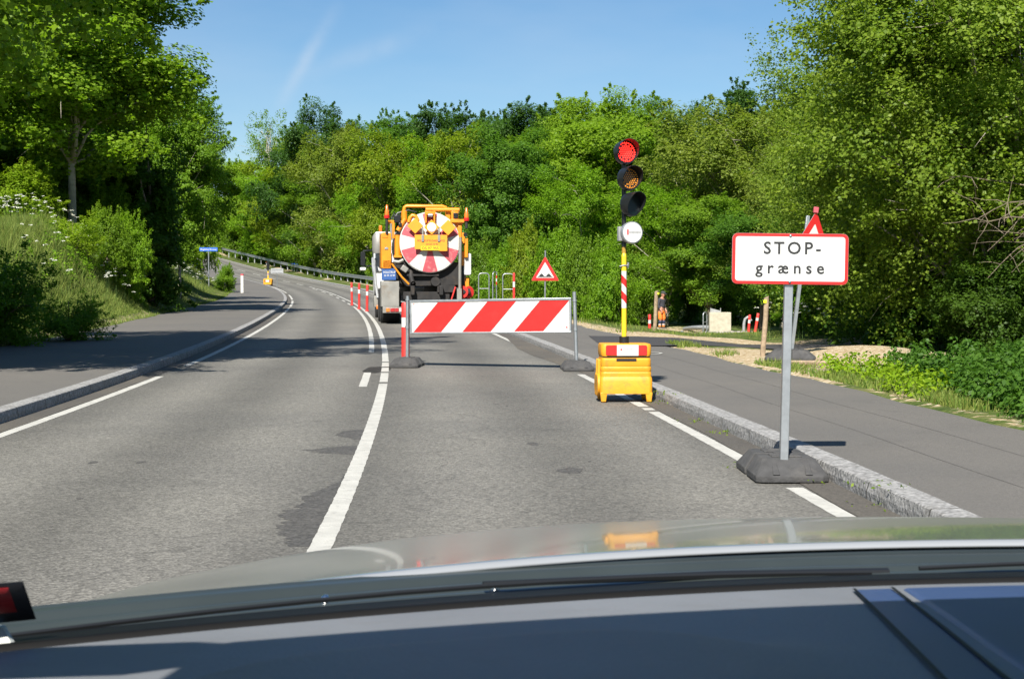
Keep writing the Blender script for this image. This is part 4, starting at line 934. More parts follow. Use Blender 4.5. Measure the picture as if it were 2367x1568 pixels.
# chassis, axles, wheels
mb = MB(); mb.box((-.40, 3.9, .95), (.10, 8.2, .26)); mb.box((.40, 3.9, .95), (.10, 8.2, .26)); mb.box((0, .15, .80), (1.3, .2, .22)); mb.box((0, 3.0, 1.28), (1.9, 5.2, .30)); part(mb, 'chassis', M['dark'], bevel=.01)
mb = MB(); mb.add([(-.95, .2, 1.75), (1.05, .2, 1.75), (1.1, .2, 1.1), (-.6, .2, 1.05), (-.95, 4.8, 1.75), (1.05, 4.8, 1.75), (1.1, 4.8, 1.1), (-.6, 4.8, 1.05)], [(0, 1, 2, 3), (7, 6, 5, 4), (0, 3, 7, 4), (1, 5, 6, 2), (3, 2, 6, 7), (0, 4, 5, 1)]); part(mb, 'tank_saddle', M['dark'], bevel=.02)
mb = MB(); mb.cyl((-.38, -.05, 1.13), (-.38, .3, 1.13), .075, .075, 14, caps=False); mb.tube([(-.38, .05, 1.13), (-.44, .1, 1.35), (-.42, .3, 1.6)], .07, 10); part(mb, 'outlet_pipe', M['dark'], smooth=40)
mb = MB(); mb.cyl((.25, -.02, 1.2), (.25, .3, 1.2), .13, .13, 18); mb.box((.55, .1, 1.0), (.5, .2, .2)); mb.box((-.1, .12, 1.38), (.9, .1, .05)); part(mb, 'rear_valve', M['dark'], smooth=40)
def wheel(x, y, w, r=.51):
    t_ = thing('wheel', None, None); t_.parent = trk; t_.location = (x, y, r)
    mb = MB(); qq = Matrix.Rotation(R(90), 3, 'Y'); mb.lathe([(r * .62, -w / 2), (r * .9, -w / 2), (r, -w * .40), (r, w * .40), (r * .9, w / 2), (r * .62, w / 2)], 32, (0, 0, 0), qq); mb.build('tyre', M['tyre'], t_, smooth=35)
    mb = MB(); mb.lathe([(r * .2, -w * .35), (r * .6, -w * .30), (r * .62, -w * .49), (r * .62, w * .49), (r * .6, w * .3), (r * .2, w * .35)], 24, (0, 0, 0), qq); mb.build('rim', M['steelbox'], t_, smooth=35)
for y in (1.15, 2.55):
    for s_ in (-1, 1): wheel(s_ * .985, y, .55)
for s_ in (-1, 1): wheel(s_ * 1.05, 6.6, .32)
for y in (1.15, 2.55):
    mb = MB(); mb.cyl((-.9, y, .51), (.9, y, .51), .09, .09, 10); part(mb, 'axle', M['dark'], smooth=40)
mb = MB(); mb.box((-.985, .42, .62), (.56, .04, .5)); mb.box((.985, .42, .62), (.56, .04, .5)); part(mb, 'mud_flap', M['tyre'])
# far side: white tank, steel stay, red reel
mb = MB(); mb.prism(rounded(.22, .62, .05, cx=1.17, cz=1.69), .2, 1.6); wt = part(mb, 'water_tank', M['truckwhite'], bevel=.02)
mb = MB(); mb.cyl((1.10, .25, 1.30), (1.10, .25, 1.40), .03, .03, 8); mb.build('tap', M['dark'], wt, smooth=40)
mb = MB(); mb.tube([(.945, -.08, 2.44), (.93, -.08, 1.6), (.93, -.08, 1.0), (.90, -.08, .86), (.90, -.08, .55)], .045, 10); mb.box((.91, -.08, .85), (.13, .09, .3)); part(mb, 'stay_bar', M['steelbox'], smooth=40)
rl_ = thing('hose_reel', None, None); rl_.parent = trk; rl_.location = (1.14, .15, .90)
for x in (-.12, .07): mb = MB(); mb.lathe([(.03, 0), (.165, .0), (.175, .012), (.165, .024), (.03, .03)], 28, (x, -.04 if x < 0 else .08, 0), Matrix.Rotation(R(-58 if x > 0 else 58), 3, 'Z') @ Matrix.Rotation(R(90), 3, 'Y')); mb.build('flange', M['postred'], rl_, smooth=35)
mb = MB(); mb.cyl((-.1, 0, 0), (.1, 0, 0), .10, .10, 16); mb.build('drum', M['tyre'], rl_, smooth=40)
mb = MB(); mb.tube([(.70, -.02, .70), (.81, -.02, 1.05)], .022, 8); part(mb, 'red_lever', M['postred'], smooth=40)
mb = MB(); mb.box((1.08, 1.5, 1.18), (.30, 2.4, .28)); part(mb, 'side_locker', M['orange'], bevel=.015)
# cab
cab = thing('cab', None, None); cab.parent = trk
mb = MB(); mb.add([(-1.24, 6.0, 1.0), (1.24, 6.0, 1.0), (1.24, 6.0, 2.85), (-1.24, 6.0, 2.85), (-1.24, 8.0, .6), (1.24, 8.0, .6), (1.16, 7.75, 2.85), (-1.16, 7.75, 2.85), (-1.24, 8.0, 1.75), (1.24, 8.0, 1.75)],
    [(0, 1, 2, 3), (4, 8, 9, 5), (8, 7, 6, 9), (3, 2, 6, 7), (0, 4, 5, 1), (0, 3, 7, 8, 4), (1, 5, 9, 6, 2)]); mb.build('cab_shell', M['truckwhite'], cab, bevel=.06)
mb = MB(); mb.prism([(6.3, 1.75), (7.7, 1.75), (7.45, 2.5), (6.3, 2.5)], -1.265, -1.245, axis='x'); mb.build('side_window', M['black'], cab)
mb = MB(); mb.prism(rounded(.16, .46, .05, cx=-1.58, cz=2.02), 7.5, 7.62); mb.tube([(-1.2, 7.6, 2.3), (-1.58, 7.56, 2.28)], .025, 8); mb.tube([(-1.2, 7.6, 1.78), (-1.58, 7.56, 1.78)], .025, 8); mb.build('mirror', M['black'], cab, bevel=.02)
mb = MB(); mb.prism(rounded(.2, .10, .03, cx=-1.58, cz=1.68), 7.48, 7.66); mb.build('mirror_foot', M['truckwhite'], cab, bevel=.02)
mb = MB(); mb.box((-1.05, 6.2, 2.96), (.10, .1, .2)); mb.build('roof_lamp', M['beacon'], cab, bevel=.02)
# gear between cab and tank seen along the near side
mb = MB(); mb.box((-1.18, 4.7, 1.95), (.30, .8, .9)); part(mb, 'pump_cover', M['truckwhite'], bevel=.08)
mb = MB(); mb.lathe([(.17, 0), (.19, .1), (.19, .5), (.12, .62)], 18, (-1.20, 4.0, 2.1)); part(mb, 'air_filter', M['steelbox'], smooth=35)
mb = MB(); mb.box((-1.06, 1.5, 1.86), (.30, .4, .34)); part(mb, 'black_locker', M['black'], bevel=.02)
for k in range(3): mb = MB(); mb.tube([(-1.30 - .03 * k, 4.4, 1.95), (-1.34 - .02 * k, 3.6, 1.7), (-1.33, 2.8 + .1 * k, 1.2), (-1.28, 2.4, .72)], .04, 8); part(mb, 'suction_hose', M['galv_dull'], smooth=40)
mb = MB(); mb.box((-1.22, 3.4, .62), (.30, .5, .34)); mb.box((-1.18, 3.12, .45), (.24, .06, .12), mi=1); part(mb, 'battery_box', [M['steelbox'], M['tailor']], bevel=.015)
# ------------------------------------------------------------------ the worker
def skin(name, pts, edges, material, parent, sub=2, root=0):
    me = bpy.data.meshes.new(name); bm = bmesh.new(); lay = bm.verts.layers.skin.verify(); vs = []
    for (x, y, z, r) in pts:
        v = bm.verts.new((x, y, z)); v[lay].radius = (r, r) if not isinstance(r, tuple) else r; vs.append(v)
    vs[root][lay].use_root = True
    for a, b in edges: bm.edges.new((vs[a], vs[b]))
    bm.to_mesh(me); bm.free()
    o = link(name, me, material, parent)
    k = o.modifiers.new('skin', 'SKIN'); k.use_smooth_shade = True
    s = o.modifiers.new('sub', 'SUBSURF'); s.levels = sub; s.render_levels = sub
    return o
M['skin'] = mat('skin', (.52, .25, .17), .5, var=.06, vscale=20)
M['sweater'] = mat('dark_grey_sweater', (.045, .045, .058), .9, var=.15, vscale=14, bump=.4, bscale=90)
M['hivis'] = mat('orange_work_trousers', (.90, .22, .03), .75, var=.08, vscale=8)
M['navy'] = mat('navy_trouser_leg', (.020, .032, .075), .85, var=.1)
M['reflex'] = mat('reflex_tape', (.62, .63, .62), .4)
M['boot'] = mat('work_boot', (.10, .08, .06), .85, var=.3)
M['cap'] = mat('dark_cap', (.05, .052, .05), .9)
p = Vector((at(1528, 66), 66, 0)); p.z = S1(p.x, p.y) - .01
t = thing('person', 'worker in dark sweater and orange trousers looking down beside wooden stake', 'person', p, R(-38))
t.scale = (1.02, 1.02, 1.0)
B_ = [(0, 0, .95, .15), (0, 0, 1.10, .145), (.0, 0, 1.28, .155), (.02, 0, 1.42, .12), (.06, 0, 1.50, .055), (.085, 0, 1.56, .075), (.10, 0, 1.64, .10), (.105, 0, 1.70, .075)]
E_ = [(i, i + 1) for i in range(7)]
def add(p, a): B_.append(p); E_.append((a, len(B_) - 1)); return len(B_) - 1
for s_ in (-1, 1):
    a = add((0, .09 * s_, .88, .10), 0); a = add((.015 if s_ < 0 else .06, .10 * s_, .48, .062), a); a = add((-.02 if s_ < 0 else .05, .10 * s_, .10, .042), a); a = add((.06 if s_ < 0 else .13, .10 * s_, .035, .038), a); add((.14 if s_ < 0 else .21, .10 * s_, .03, .028), a)
    a = add((.0, .17 * s_, 1.39, .07), 3); a = add((-.03, .235 * s_, 1.13, .048), a); a = add((.10, .215 * s_, .93, .034), a); h = add((.135, .205 * s_, .87, .030), a)
    for k, (dx, dy, ln) in enumerate(((-.02, 0, .06), (-.007, 0, .068), (.006, 0, .064), (.018, 0, .05))):
        f = add((.14 + dx, .205 * s_ + (.012 * (k - 1.5)), .835, .010), h); add((.145 + dx, .195 * s_ + (.012 * (k - 1.5)), .835 - ln, .008), f)
    add((.17, .185 * s_, .84, .010), h)
body = skin('body', B_, E_, M['skin'], t)
add_ = lambda P, E, p, a: (P.append(p), E.append((a, len(P) - 1)), len(P) - 1)[2]
P = [(0, 0, .97, .172), (0, 0, 1.12, .168), (0, 0, 1.28, .178), (.015, 0, 1.41, .14), (.045, 0, 1.465, .075)]; E = [(0, 1), (1, 2), (2, 3), (3, 4)]
for s_ in (-1, 1):
    a = add_(P, E, (0, .175 * s_, 1.39, .088), 3); a = add_(P, E, (-.03, .24 * s_, 1.13, .066), a); a = add_(P, E, (.075, .222 * s_, .965, .052), a)
skin('sweater', P, E, M['sweater'], t)
P = [(0, 0, .96, .165), (0, 0, .90, .15)]; E = [(0, 1)]
for s_ in (-1, 1):
    a = add_(P, E, (.0, .095 * s_, .82, .12), 1); a = add_(P, E, (.012 if s_ < 0 else .05, .10 * s_, .58, .105), a); a = add_(P, E, (.01 if s_ < 0 else .065, .10 * s_, .43, .098), a)
skin('work_trousers', P, E, M['hivis'], t)
for s_ in (-1, 1):
    k0 = .012 if s_ < 0 else .062; k1 = -.018 if s_ < 0 else .052
    skin('trouser_leg', [(k0, .10 * s_, .45, .085), (k1, .10 * s_, .27, .082)], [(0, 1)], M['navy'], t)
    skin('reflex_band', [(k1, .10 * s_, .275, .086), (k1, .10 * s_, .20, .086)], [(0, 1)], M['reflex'], t)
    skin('trouser_cuff', [(k1, .10 * s_, .21, .08), (k1, .10 * s_, .12, .078)], [(0, 1)], M['hivis'], t)
    skin('boot', [(k1, .10 * s_, .14, .066), (k1 + .01, .10 * s_, .055, .062), (k1 + .09, .10 * s_, .045, .055), (k1 + .19, .10 * s_, .035, .045)], [(0, 1), (1, 2), (2, 3)], M['boot'], t)
mb = MB(); mb.lathe([(.108, 0), (.112, .03), (.10, .07), (.06, .10), (.01, .11)], 20, (.095, 0, 1.685), Matrix.Rotation(R(14), 3, 'Y'))
mb.add([(.17, -.075, 1.675), (.17, .075, 1.675), (.285, .045, 1.635), (.285, -.045, 1.635), (.17, -.075, 1.685), (.17, .075, 1.685), (.285, .045, 1.645), (.285, -.045, 1.645)], [(0, 3, 2, 1), (4, 5, 6, 7), (0, 1, 5, 4), (1, 2, 6, 5), (2, 3, 7, 6), (3, 0, 4, 7)])
mb.build('cap', M['cap'], t, smooth=45)
mb = MB(); mb.lathe([(.026, 0), (.014, .03), (.004, .038)], 10, (.185, 0, 1.625), Matrix.Rotation(R(100), 3, 'Y')); mb.build('nose', M['skin'], t, smooth=60)
for s_ in (-1, 1):
    mb = MB(); mb.lathe([(.003, -.006), (.03, 0), (.028, .010), (.004, .014)], 12, (.10, .098 * s_, 1.635), Matrix.Rotation(R(-90 * s_), 3, 'X')); mb.build('ear', M['skin'], t, smooth=60)
    mb = MB(); mb.box((.188, .035 * s_, 1.655), (.008, .022, .010)); mb.build('eye', M['cap'], t)
mb = MB(); mb.box((.172, 0, 1.575), (.008, .05, .008)); mb.build('mouth', M['redink'], t)

# ------------------------------------------------------------------ the car the photograph was taken from
M['carpaint'] = mat('grey_metallic_paint', (.38, .40, .37), .20, metal=.55, coat=.5)
M['lip_highlight'] = mat('painted_bonnet_highlight', (.30, .315, .33), .35, metal=.2)
M['cowl'] = mat('cowl_plastic', (.034, .043, .042), .30, spec=.6, var=.15, vscale=7)
M['dash'] = mat('dashboard_plastic', (.175, .182, .192), .55, spec=.55, var=.10, vscale=7, dirt=(.15, .145, .14), dscale=45, damt=.35, bump=.12, bscale=400)
M['pod'] = mat('smooth_blue_black_plastic', (.035, .065, .16), .42, spec=.5, var=.15, vscale=6)
M['headlining'] = mat('headlining', (.30, .30, .29), .95)
M['frit'] = mat('black_glass_border', (.003, .003, .003), .6, spec=.2)
M['chrome'] = mat('bright_jet', (.9, .9, .9), .12, metal=1)
M['sticker'] = mat('black_sticker', (.012, .013, .017), .5)
M['stickerred'] = mat('red_sticker_print', (.30, .012, .016), .5)
M['stickerwhite'] = mat('white_sticker_edge', (.62, .64, .60), .6)
gm = bpy.data.materials.new('clear_glass'); gm.use_nodes = True
n_ = gm.node_tree.nodes; tb = n_.new("ShaderNodeBsdfTransparent"); tb.inputs[0].default_value = (1, 1, 1, 1); gm.node_tree.links.new(tb.outputs[0], n_["Material Output"].inputs[0]); M['glass'] = gm
CC = .45
car = thing('car', 'grey car seen over its dashboard and bonnet at the bottom of the picture', 'car', (0, 0, S1(0, 0)))
CZ = -S1(0, 0)
def W(x): return .965 - .36 * (x - CC) ** 2
def YR(x): return 1.13 - .36 * (x - CC) ** 2
def bz(x, tt):
    dx = abs(x - CC); z = .955 - .10 * tt - .045 * tt * tt - .065 * dx ** 4
    z -= 1.6 * max(0, dx - .80) ** 1.5
    z -= 2.2 * max(0, tt - 1.05) ** 2
    return z + CZ
def grid(name, m_, fx, us, vs_, parent, smooth=True, thick=0):
    V = [fx(u, v) for v in vs_ for u in us]; k = len(us); mb = MB()
    mb.add(V, [(j * k + i, j * k + i + 1, (j + 1) * k + i + 1, (j + 1) * k + i) for j in range(len(vs_) - 1) for i in range(k - 1)])
    me = bpy.data.meshes.new(name); me.from_pydata(mb.v, [], mb.f); o = link(name, me, m_, parent, smooth)
    if thick: s = o.modifiers.new('thick', 'SOLIDIFY'); s.thickness = thick; s.offset = -1
    return o
us = list(np.linspace(CC - .885, CC + .885, 60)); vs_ = [-.006, -.0055, -.004, -.002, 0, .012] + list(np.linspace(.05, 1.42, 40))
def bon(u, v):
    if v < 0:
        a = (-v) / .006; return (u, YR(u) - .004 * math.sin(a * 1.57), bz(u, 0) - .004 * (1 - math.cos(a * 1.57)))
    return (u, YR(u) + v, bz(u, v))
grid('bonnet', M['carpaint'], bon, us, vs_, car)
grid('bonnet_highlight_strip', M['lip_highlight'], lambda u, v: (u, YR(u) - .005 - .006 * math.sin(v * 1.57), bz(u, 0) - .0005 - .0035 * (1 - math.cos(v * 1.57))), us, [0, .2, .4, .6, .8, 1.0], car, thick=.0015)  # added paler strip stands in for the sun highlight along the bonnet's rear edge
# recessed cowl behind the bonnet, with wipers and washer jets
def cow(u, v): return (u, W(u) + .062 + v * (YR(u) - W(u) - .071), .9465 + CZ + .0025 * v - .006 * math.sin(v * 3.14) - .0025 * math.cos(v * 25) * (v * (1 - v)) * 4)
grid('cowl_panel', M['cowl'], cow, us, list(np.linspace(0, 1, 30)), car)
def frt(u, v):
    if v < 0: return (u, W(u) - .0042, .9585 + CZ + .03 * v)
    return (u, W(u) - .004 + .074 * v, .9585 + CZ - .0105 * v)
grid('windscreen_border', M['frit'], frt, us, [-1, -.3, 0, .3, .6, 1], car)
def wiper(x0, x1, y0, lift):
    w_ = thing('wiper', None, None); w_.parent = car
    P = [(x0 + (x1 - x0) * k / 10, W(x0 + (x1 - x0) * k / 10) + y0 + .012 * math.sin(k * .3), .9485 + CZ + lift * math.sin(k / 10 * 3)) for k in range(11)]
    mb = MB(); mb.tube(P, .0018, 6); mb.build('blade', M['black'], w_, smooth=40)
    mb = MB(); mb.tube([Vector(P[10]) + Vector((.02, .03, -.006)), Vector(P[8]) + Vector((0, .02, -.004)), Vector(P[5]) + Vector((0, .008, .000))], [.004, .003, .002], 8); mb.build('arm', M['black'], w_, smooth=40)
wiper(-.30, .26, .070, .002); wiper(.30, .95, .085, .004)
for x in (-.125, -.012 + .0, .62):
    mb = MB(); mb.lathe([(.0035, 0), (.0035, .003), (.002, .005), (.0008, .0055)], 10, (x, W(x) + .10, .944 + CZ)); mb.build('washer_jet', M['chrome'], car, smooth=50)
# dashboard: gently domed, with the instrument hood, seams and the smooth pod on the passenger side
def dz_(x, y):
    v = W(x) - y
    z = .9570 + .112 * v - .02 * v * v
    z += .020 * math.exp(-((x + .02) / .13) ** 4) * float(sm(np.array(v), .24, .31))
    return z + CZ
def das(u, v): y = W(u) - .005 - v; return (u, y, dz_(u, y) - .003 * max(0, .02 - v) / .02)
ud = list(np.linspace(CC - .80, CC + .80, 110)); vd = [0, .006, .012, .02, .035] + list(np.linspace(.05, .62, 70))
grid('dashboard', M['dash'], das, ud, vd, car)
def podf(u, v):
    x0 = .214 - .138 * (v - .02); x = x0 + u * .62; y = W(x) - .055 - v; e = min(1, u / .02) * min(1, v / .012)
    g = -.006 * math.exp(-((u - .045 - .02 * v) / .004) ** 2)
    return (x, y, dz_(x, y) + .0012 + g)
grid('passenger_pod', M['pod'], podf, [0, .006, .012, .02, .03, .036, .039, .042, .045, .048, .051, .055, .062, .075, .1] + list(np.linspace(.15, 1, 14)), [0, .004, .008, .012, .03] + list(np.linspace(.06, .5, 30)), car)
for off in (-.0015, .0235):
    def sm_(u, v): x = .214 - .138 * (v - .02) + off + (u - .5) * .0022; y = W(x) - .055 - v; return (x, y, dz_(x, y) + .0022)
    grid('pod_seam', M['frit'], sm_, [0, .5, 1], list(np.linspace(0, .5, 30)), car)
# glass, sticker, roof and body
def GL(x, h): # point on the windscreen at height fraction h
    y0 = W(x) + .055; y1 = .39 - .18 * (x - CC) ** 2
    return (x * (1 - .1 * h) + CC * .1 * h, y0 + (y1 - y0) * h, .952 + CZ + (1.395 - .952) * h)
grid('windscreen', M['glass'], lambda u, v: GL(u, v), list(np.linspace(CC - .80, CC + .80, 24)), list(np.linspace(0, 1, 8)), car)
def stick(name, m_, u0, u1, v0, v1, off):
    return grid(name, m_, lambda a, b: tuple(Vector(GL(u0 + (u1 - u0) * a + b * sk, v0 + (v1 - v0) * b)) + Vector((0, -off, -off))), [0, .5, 1], [0, .5, 1], car, thick=.0006)
sk = 0.0
stick('sticker', M['sticker'], -.40, -.2745, .038, .102, .004)
stick('sticker_print', M['stickerred'], -.40, -.2815, .058, .098, .0052)
mb = MB(); mb.add([(-.36, .76, .956 + CZ), (-.279, .79, .953 + CZ), (-.287, .795, .963 + CZ), (-.36, .79, .964 + CZ), (-.36, .765, .956 + CZ), (-.279, .795, .953 + CZ), (-.287, .80, .963 + CZ), (-.36, .795, .964 + CZ)], [(0, 1, 2, 3), (7, 6, 5, 4), (0, 3, 7, 4), (1, 5, 6, 2), (3, 2, 6, 7), (0, 4, 5, 1)])
mb.build('sticker_backing', M['stickerwhite'], car)
def rf(u, v): y = .39 - .18 * (u - CC) ** 2 + .01; return (u * .9 + CC * .1, y - v, 1.40 + CZ + .07 * math.sin(min(1, v / .9) * 1.57) * (1 - ((u - CC) / .8) ** 2 * .5))
grid('roof', [M['headlining']], rf, list(np.linspace(CC - .78, CC + .78, 20)), list(np.linspace(0, 2.2, 16)), car, thick=.03)
for s_ in (-1, 1):
    a = Vector((CC + s_ * .80, .70, .90 + CZ)); b = Vector((CC + s_ * .72, .28, 1.40 + CZ)); mb = MB(); mb.tube([a, (a + b) / 2 + Vector((s_ * .02, .02, .02)), b], .035, 8); mb.build('windscreen_pillar', M['headlining'], car, smooth=40)
    b = Vector((CC + s_ * .72, -1.0, 1.42 + CZ)); a = Vector((CC + s_ * .82, -1.0, .9 + CZ)); mb = MB(); mb.tube([a, b], .05, 8); mb.build('door_pillar', M['headlining'], car, smooth=40)
    b = Vector((CC + s_ * .70, -1.75, 1.40 + CZ)); a = Vector((CC + s_ * .80, -2.3, .9 + CZ)); mb = MB(); mb.tube([a, b], .08, 8); mb.build('rear_pillar', M['carpaint'], car, smooth=40)
    mb = MB(); mb.box((CC + s_ * .855, -.75, .58 + CZ), (.07, 3.2, .62)); mb.build('door', M['carpaint'], car, bevel=.03)
    mb = MB(); mb.box((CC + s_ * .84, 1.55, .42 + CZ), (.06, 1.4, .40)); mb.build('front_wing', M['carpaint'], car, bevel=.03)
    for y in (1.75, -1.45):
        mb = MB(); mb.lathe([(.18, -.1), (.30, -.1), (.32, -.08), (.32, .08), (.30, .1), (.18, .1)], 28, (CC + s_ * .78, y, .32 + CZ), Matrix.Rotation(R(90), 3, 'Y')); mb.build('wheel', M['tyre'], car, smooth=40)
mb = MB(); mb.box((CC, -.6, .28 + CZ), (1.6, 3.4, .06)); mb.build('floor_pan', M['dark'], car)
mb = MB(); mb.box((CC, -2.4, .70 + CZ), (1.6, .3, .50)); mb.build('boot_lid', M['carpaint'], car, bevel=.06)
mb = MB(); mb.box((CC, 2.38, .42 + CZ), (1.56, .16, .36)); mb.build('front_bumper', M['carpaint'], car, bevel=.06)
mb = MB(); mb.box((CC, .66, .62 + CZ), (1.56, .10, .52)); mb.build('bulkhead', M['dark'], car)
# ------------------------------------------------------------------ vegetation
def unit(a): return a / np.maximum(np.linalg.norm(a, axis=-1, keepdims=True), 1e-9)
def leaf_faces(rng, C, N, size, aspect=.62, fold=.12):
    n = len(C); N = unit(N); t = rng.normal(size=(n, 3)); t[:, 2] -= .35; t = unit(t - N * (t * N).sum(1, keepdims=True)); b = np.cross(N, t)
    L = (size * rng.uniform(.65, 1.3, n))[:, None]; Wd = L * aspect
    V = np.stack([C - t * L / 2, C + b * Wd / 2 + N * L * fold, C + t * L / 2, C - b * Wd / 2 + N * L * fold], 1).reshape(-1, 3)
    return V, np.arange(4 * n).reshape(n, 4)
def make_crown(seed, z0, z1, Rr, n_cl, cl_r, per, leaf, flat=.7, shell=.45, sprig=2, sprig_len=.9, pear=.06, gap=.0, lobes=.22, aspect=.62, upw=.5):
    rng = np.random.default_rng(seed)
    d = unit(rng.normal(size=(n_cl, 3))); d[:, 2] = np.sign(d[:, 2]) * np.abs(d[:, 2]) ** .75; f = rng.uniform(size=(n_cl, 1)) ** shell
    ph = rng.uniform(0, 6.28, 6); az = np.arctan2(d[:, 1], d[:, 0]); el = d[:, 2]
    lb = 1 + lobes * (np.sin(2 * az + ph[0] + 3 * el) * .5 + np.sin(3 * az + ph[1] - 4 * el) * .5 + np.sin(5 * az + ph[2] + 5 * el) * .4)
    hz = (z1 - z0) / 2; c = d * f * lb[:, None] * np.array([Rr - cl_r * .6, Rr - cl_r * .6, hz - cl_r * .4])
    c[:, :2] *= (1 - pear * (c[:, 2:3] / hz)); c[:, 2] += (z0 + z1) / 2
    mid = np.array([0, 0, (z0 + z1) / 2])
    Cs, Ns, Rn = [], [], []
    for i in range(n_cl):
        k = int(per * rng.uniform(.6, 1.35)); r_ = cl_r * rng.uniform(.65, 1.25)
        q = unit(rng.normal(size=(k, 3))); rad = rng.uniform(size=(k, 1)) ** .42
        p = c[i] + q * rad * r_ * np.array([1, 1, flat])
        out = unit(p - mid)
        Cs.append(p); Ns.append(q * .40 + out * .42 + np.array([0, 0, upw]) + rng.normal(size=(k, 3)) * .36)
        Rn.append(np.clip(rng.uniform(0, 1, k) * .6 + rng.uniform(0, .4), 0, 1))
        for _ in range(sprig):
            dd = unit(unit(c[i] - mid) * .8 + rng.normal(size=3) * .6 + np.array([0, 0, .25])); m = int(per * .10) + 6
            tt = rng.uniform(.4, 1, (m, 1)); p = c[i] + dd * (r_ * .6 + tt * sprig_len * rng.uniform(.6, 1.2)) + rng.normal(size=(m, 3)) * sprig_len * .09
            Cs.append(p); Ns.append(rng.normal(size=(m, 3)) * .6 + np.array([0, 0, upw]) + dd * .2); Rn.append(rng.uniform(.2, 1, m))
    C = np.concatenate(Cs); N = np.concatenate(Ns); Rn = np.concatenate(Rn)
    V, Fq = leaf_faces(rng, C, N, leaf, aspect)
    return V, Fq, Rn, c
def limb(mb, p0, p1, r0, r1, rng, k=6, sag=.12, n=6):
    p0 = np.array(p0, float); p1 = np.array(p1, float); L = np.linalg.norm(p1 - p0); pts = []
    off = rng.normal(size=3) * L * .06
    for i in range(k + 1):
        t = i / k; p = p0 * (1 - t) + p1 * t + off * math.sin(t * 3.14) + np.array([0, 0, sag * L * math.sin(t * 3.14)]) + rng.normal(size=3) * L * .012 * (0 < i < k); pts.append(p)
    mb.tube(pts, [r0 + (r1 - r0) * (i / k) ** .8 for i in range(k + 1)], n)
    return pts
def trunk_mesh(seed, H, r, cl, n_limb, z_fork, bend=.03, twigs=0):
    rng = np.random.default_rng(seed + 77); mb = MB()
    pts = [np.array([math.sin(z * .5 + seed) * bend * z * .4, math.cos(z * .43 + seed) * bend * z * .4, z]) for z in np.linspace(-.3, H * .86, 12)]
    mb.tube(pts, [r * (1.25 if i == 0 else 1.05 - .98 * (i / 11) ** .9) + .008 for i in range(12)], 10)
    order = rng.permutation(len(cl))[:n_limb]
    for i in order:
        c = cl[i]; zb = min(max(z_fork, c[2] - rng.uniform(.9, 2.4) - .25 * np.linalg.norm(c[:2])), H * .8); j = min(11, max(0, int((zb + .3) / (H * .86 + .3) * 11))); b = pts[j]
        rr = r * (1.0 - .9 * j / 11) * .55 + .012
        q = limb(mb, b, c, rr, .012, rng)
        for _ in range(twigs):
            a = q[rng.integers(2, 6)]; limb(mb, a, a + rng.normal(size=3) * .9 + np.array([0, 0, .3]), rr * .3 + .004, .004, rng, 4, .05, 4)
    return mb
PROTO = {}
def proto(kind):
    return PROTO[kind]
def defproto(kind, H, Rr, z0, seed, n_cl, cl_r, per, leaf, tr=.18, limbs=16, fork=2.2, bark='bark', twigs=0, leafm='leaf', **kw):
    V, Fq, Rn, c = make_crown(seed, z0, H, Rr, n_cl, cl_r, per, leaf, **kw)
    me = npmesh('crown', V, Fq, Rn); me.materials.append(M[leafm])
    tm = None
    if tr:
        mb = trunk_mesh(seed, H, tr, c, limbs, fork, twigs=twigs); tm = bpy.data.meshes.new('trunk'); tm.from_pydata(mb.v, [], mb.f); tm.materials.append(M[bark]); tm.shade_smooth()
    PROTO[kind] = (me, tm, H, Rr)
defproto('broad', 13, 4.3, 2.6, 11, 100, 1.1, 760, .165, limbs=20, sprig=2, sprig_len=.55)
defproto('round', 13, 4.6, 2.2, 16, 125, 1.0, 620, .165, limbs=22, sprig=2, sprig_len=.4, lobes=.2, shell=.33)
defproto('loose', 13, 3.9, 1.4, 12, 120, .85, 400, .15, limbs=42, fork=1.2, bark='palebark', sprig=2, sprig_len=.5, flat=.95, shell=.42, twigs=1)
defproto('oval', 14, 3.3, 1.8, 13, 105, .95, 540, .155, limbs=18, sprig=2, sprig_len=.7, pear=.12)
defproto('spiky', 14, 4.4, 3.0, 14, 140, 1.0, 420, .17, limbs=50, fork=3, sprig=3, sprig_len=.6, flat=.6, shell=.36, tr=.25, lobes=.15)
defproto('sparse', 13, 3.2, 4.0, 15, 60, .7, 110, .15, limbs=55, fork=2.5, bark='palebark', sprig=5, sprig_len=1.0, twigs=2)
defproto('bush', 4, 2.3, -.2, 17, 64, .62, 420, .12, tr=.05, limbs=22, fork=.2, sprig=3, sprig_len=.6, flat=.9, pear=.1)
defproto('lowbush', 2, 1.5, -.2, 18, 48, .40, 240, .075, tr=.025, limbs=16, fork=.1, sprig=3, sprig_len=.4, flat=.9, pear=.1)
defproto('maple', 11, 3.0, 2.2, 21, 170, .72, 560, .105, tr=.085, limbs=26, fork=2.6, bark='palebark', sprig=2, sprig_len=.5, shell=.40, lobes=.25, flat=.85, aspect=.85, twigs=1, pear=-.02)
defproto('nearmaple', 11, 3.0, 2.2, 26, 230, .62, 800, .068, tr=.085, limbs=26, fork=2.6, bark='palebark', sprig=2, sprig_len=.5, shell=.40, lobes=.25, flat=.85, aspect=.85, twigs=1, pear=-.02)
defproto('alder', 10, 3.9, 1.2, 22, 320, .60, 500, .074, tr=.13, limbs=70, fork=1.0, bark='palebark', sprig=5, sprig_len=1.0, shell=.38, lobes=.22, flat=.9, aspect=.8, twigs=2)
defproto('ivy', 5, 1.0, -.7, 23, 100, .40, 420, .085, tr=.12, limbs=8, fork=1, sprig=2, sprig_len=.4, shell=.55, pear=-.05, aspect=.85, lobes=.5)
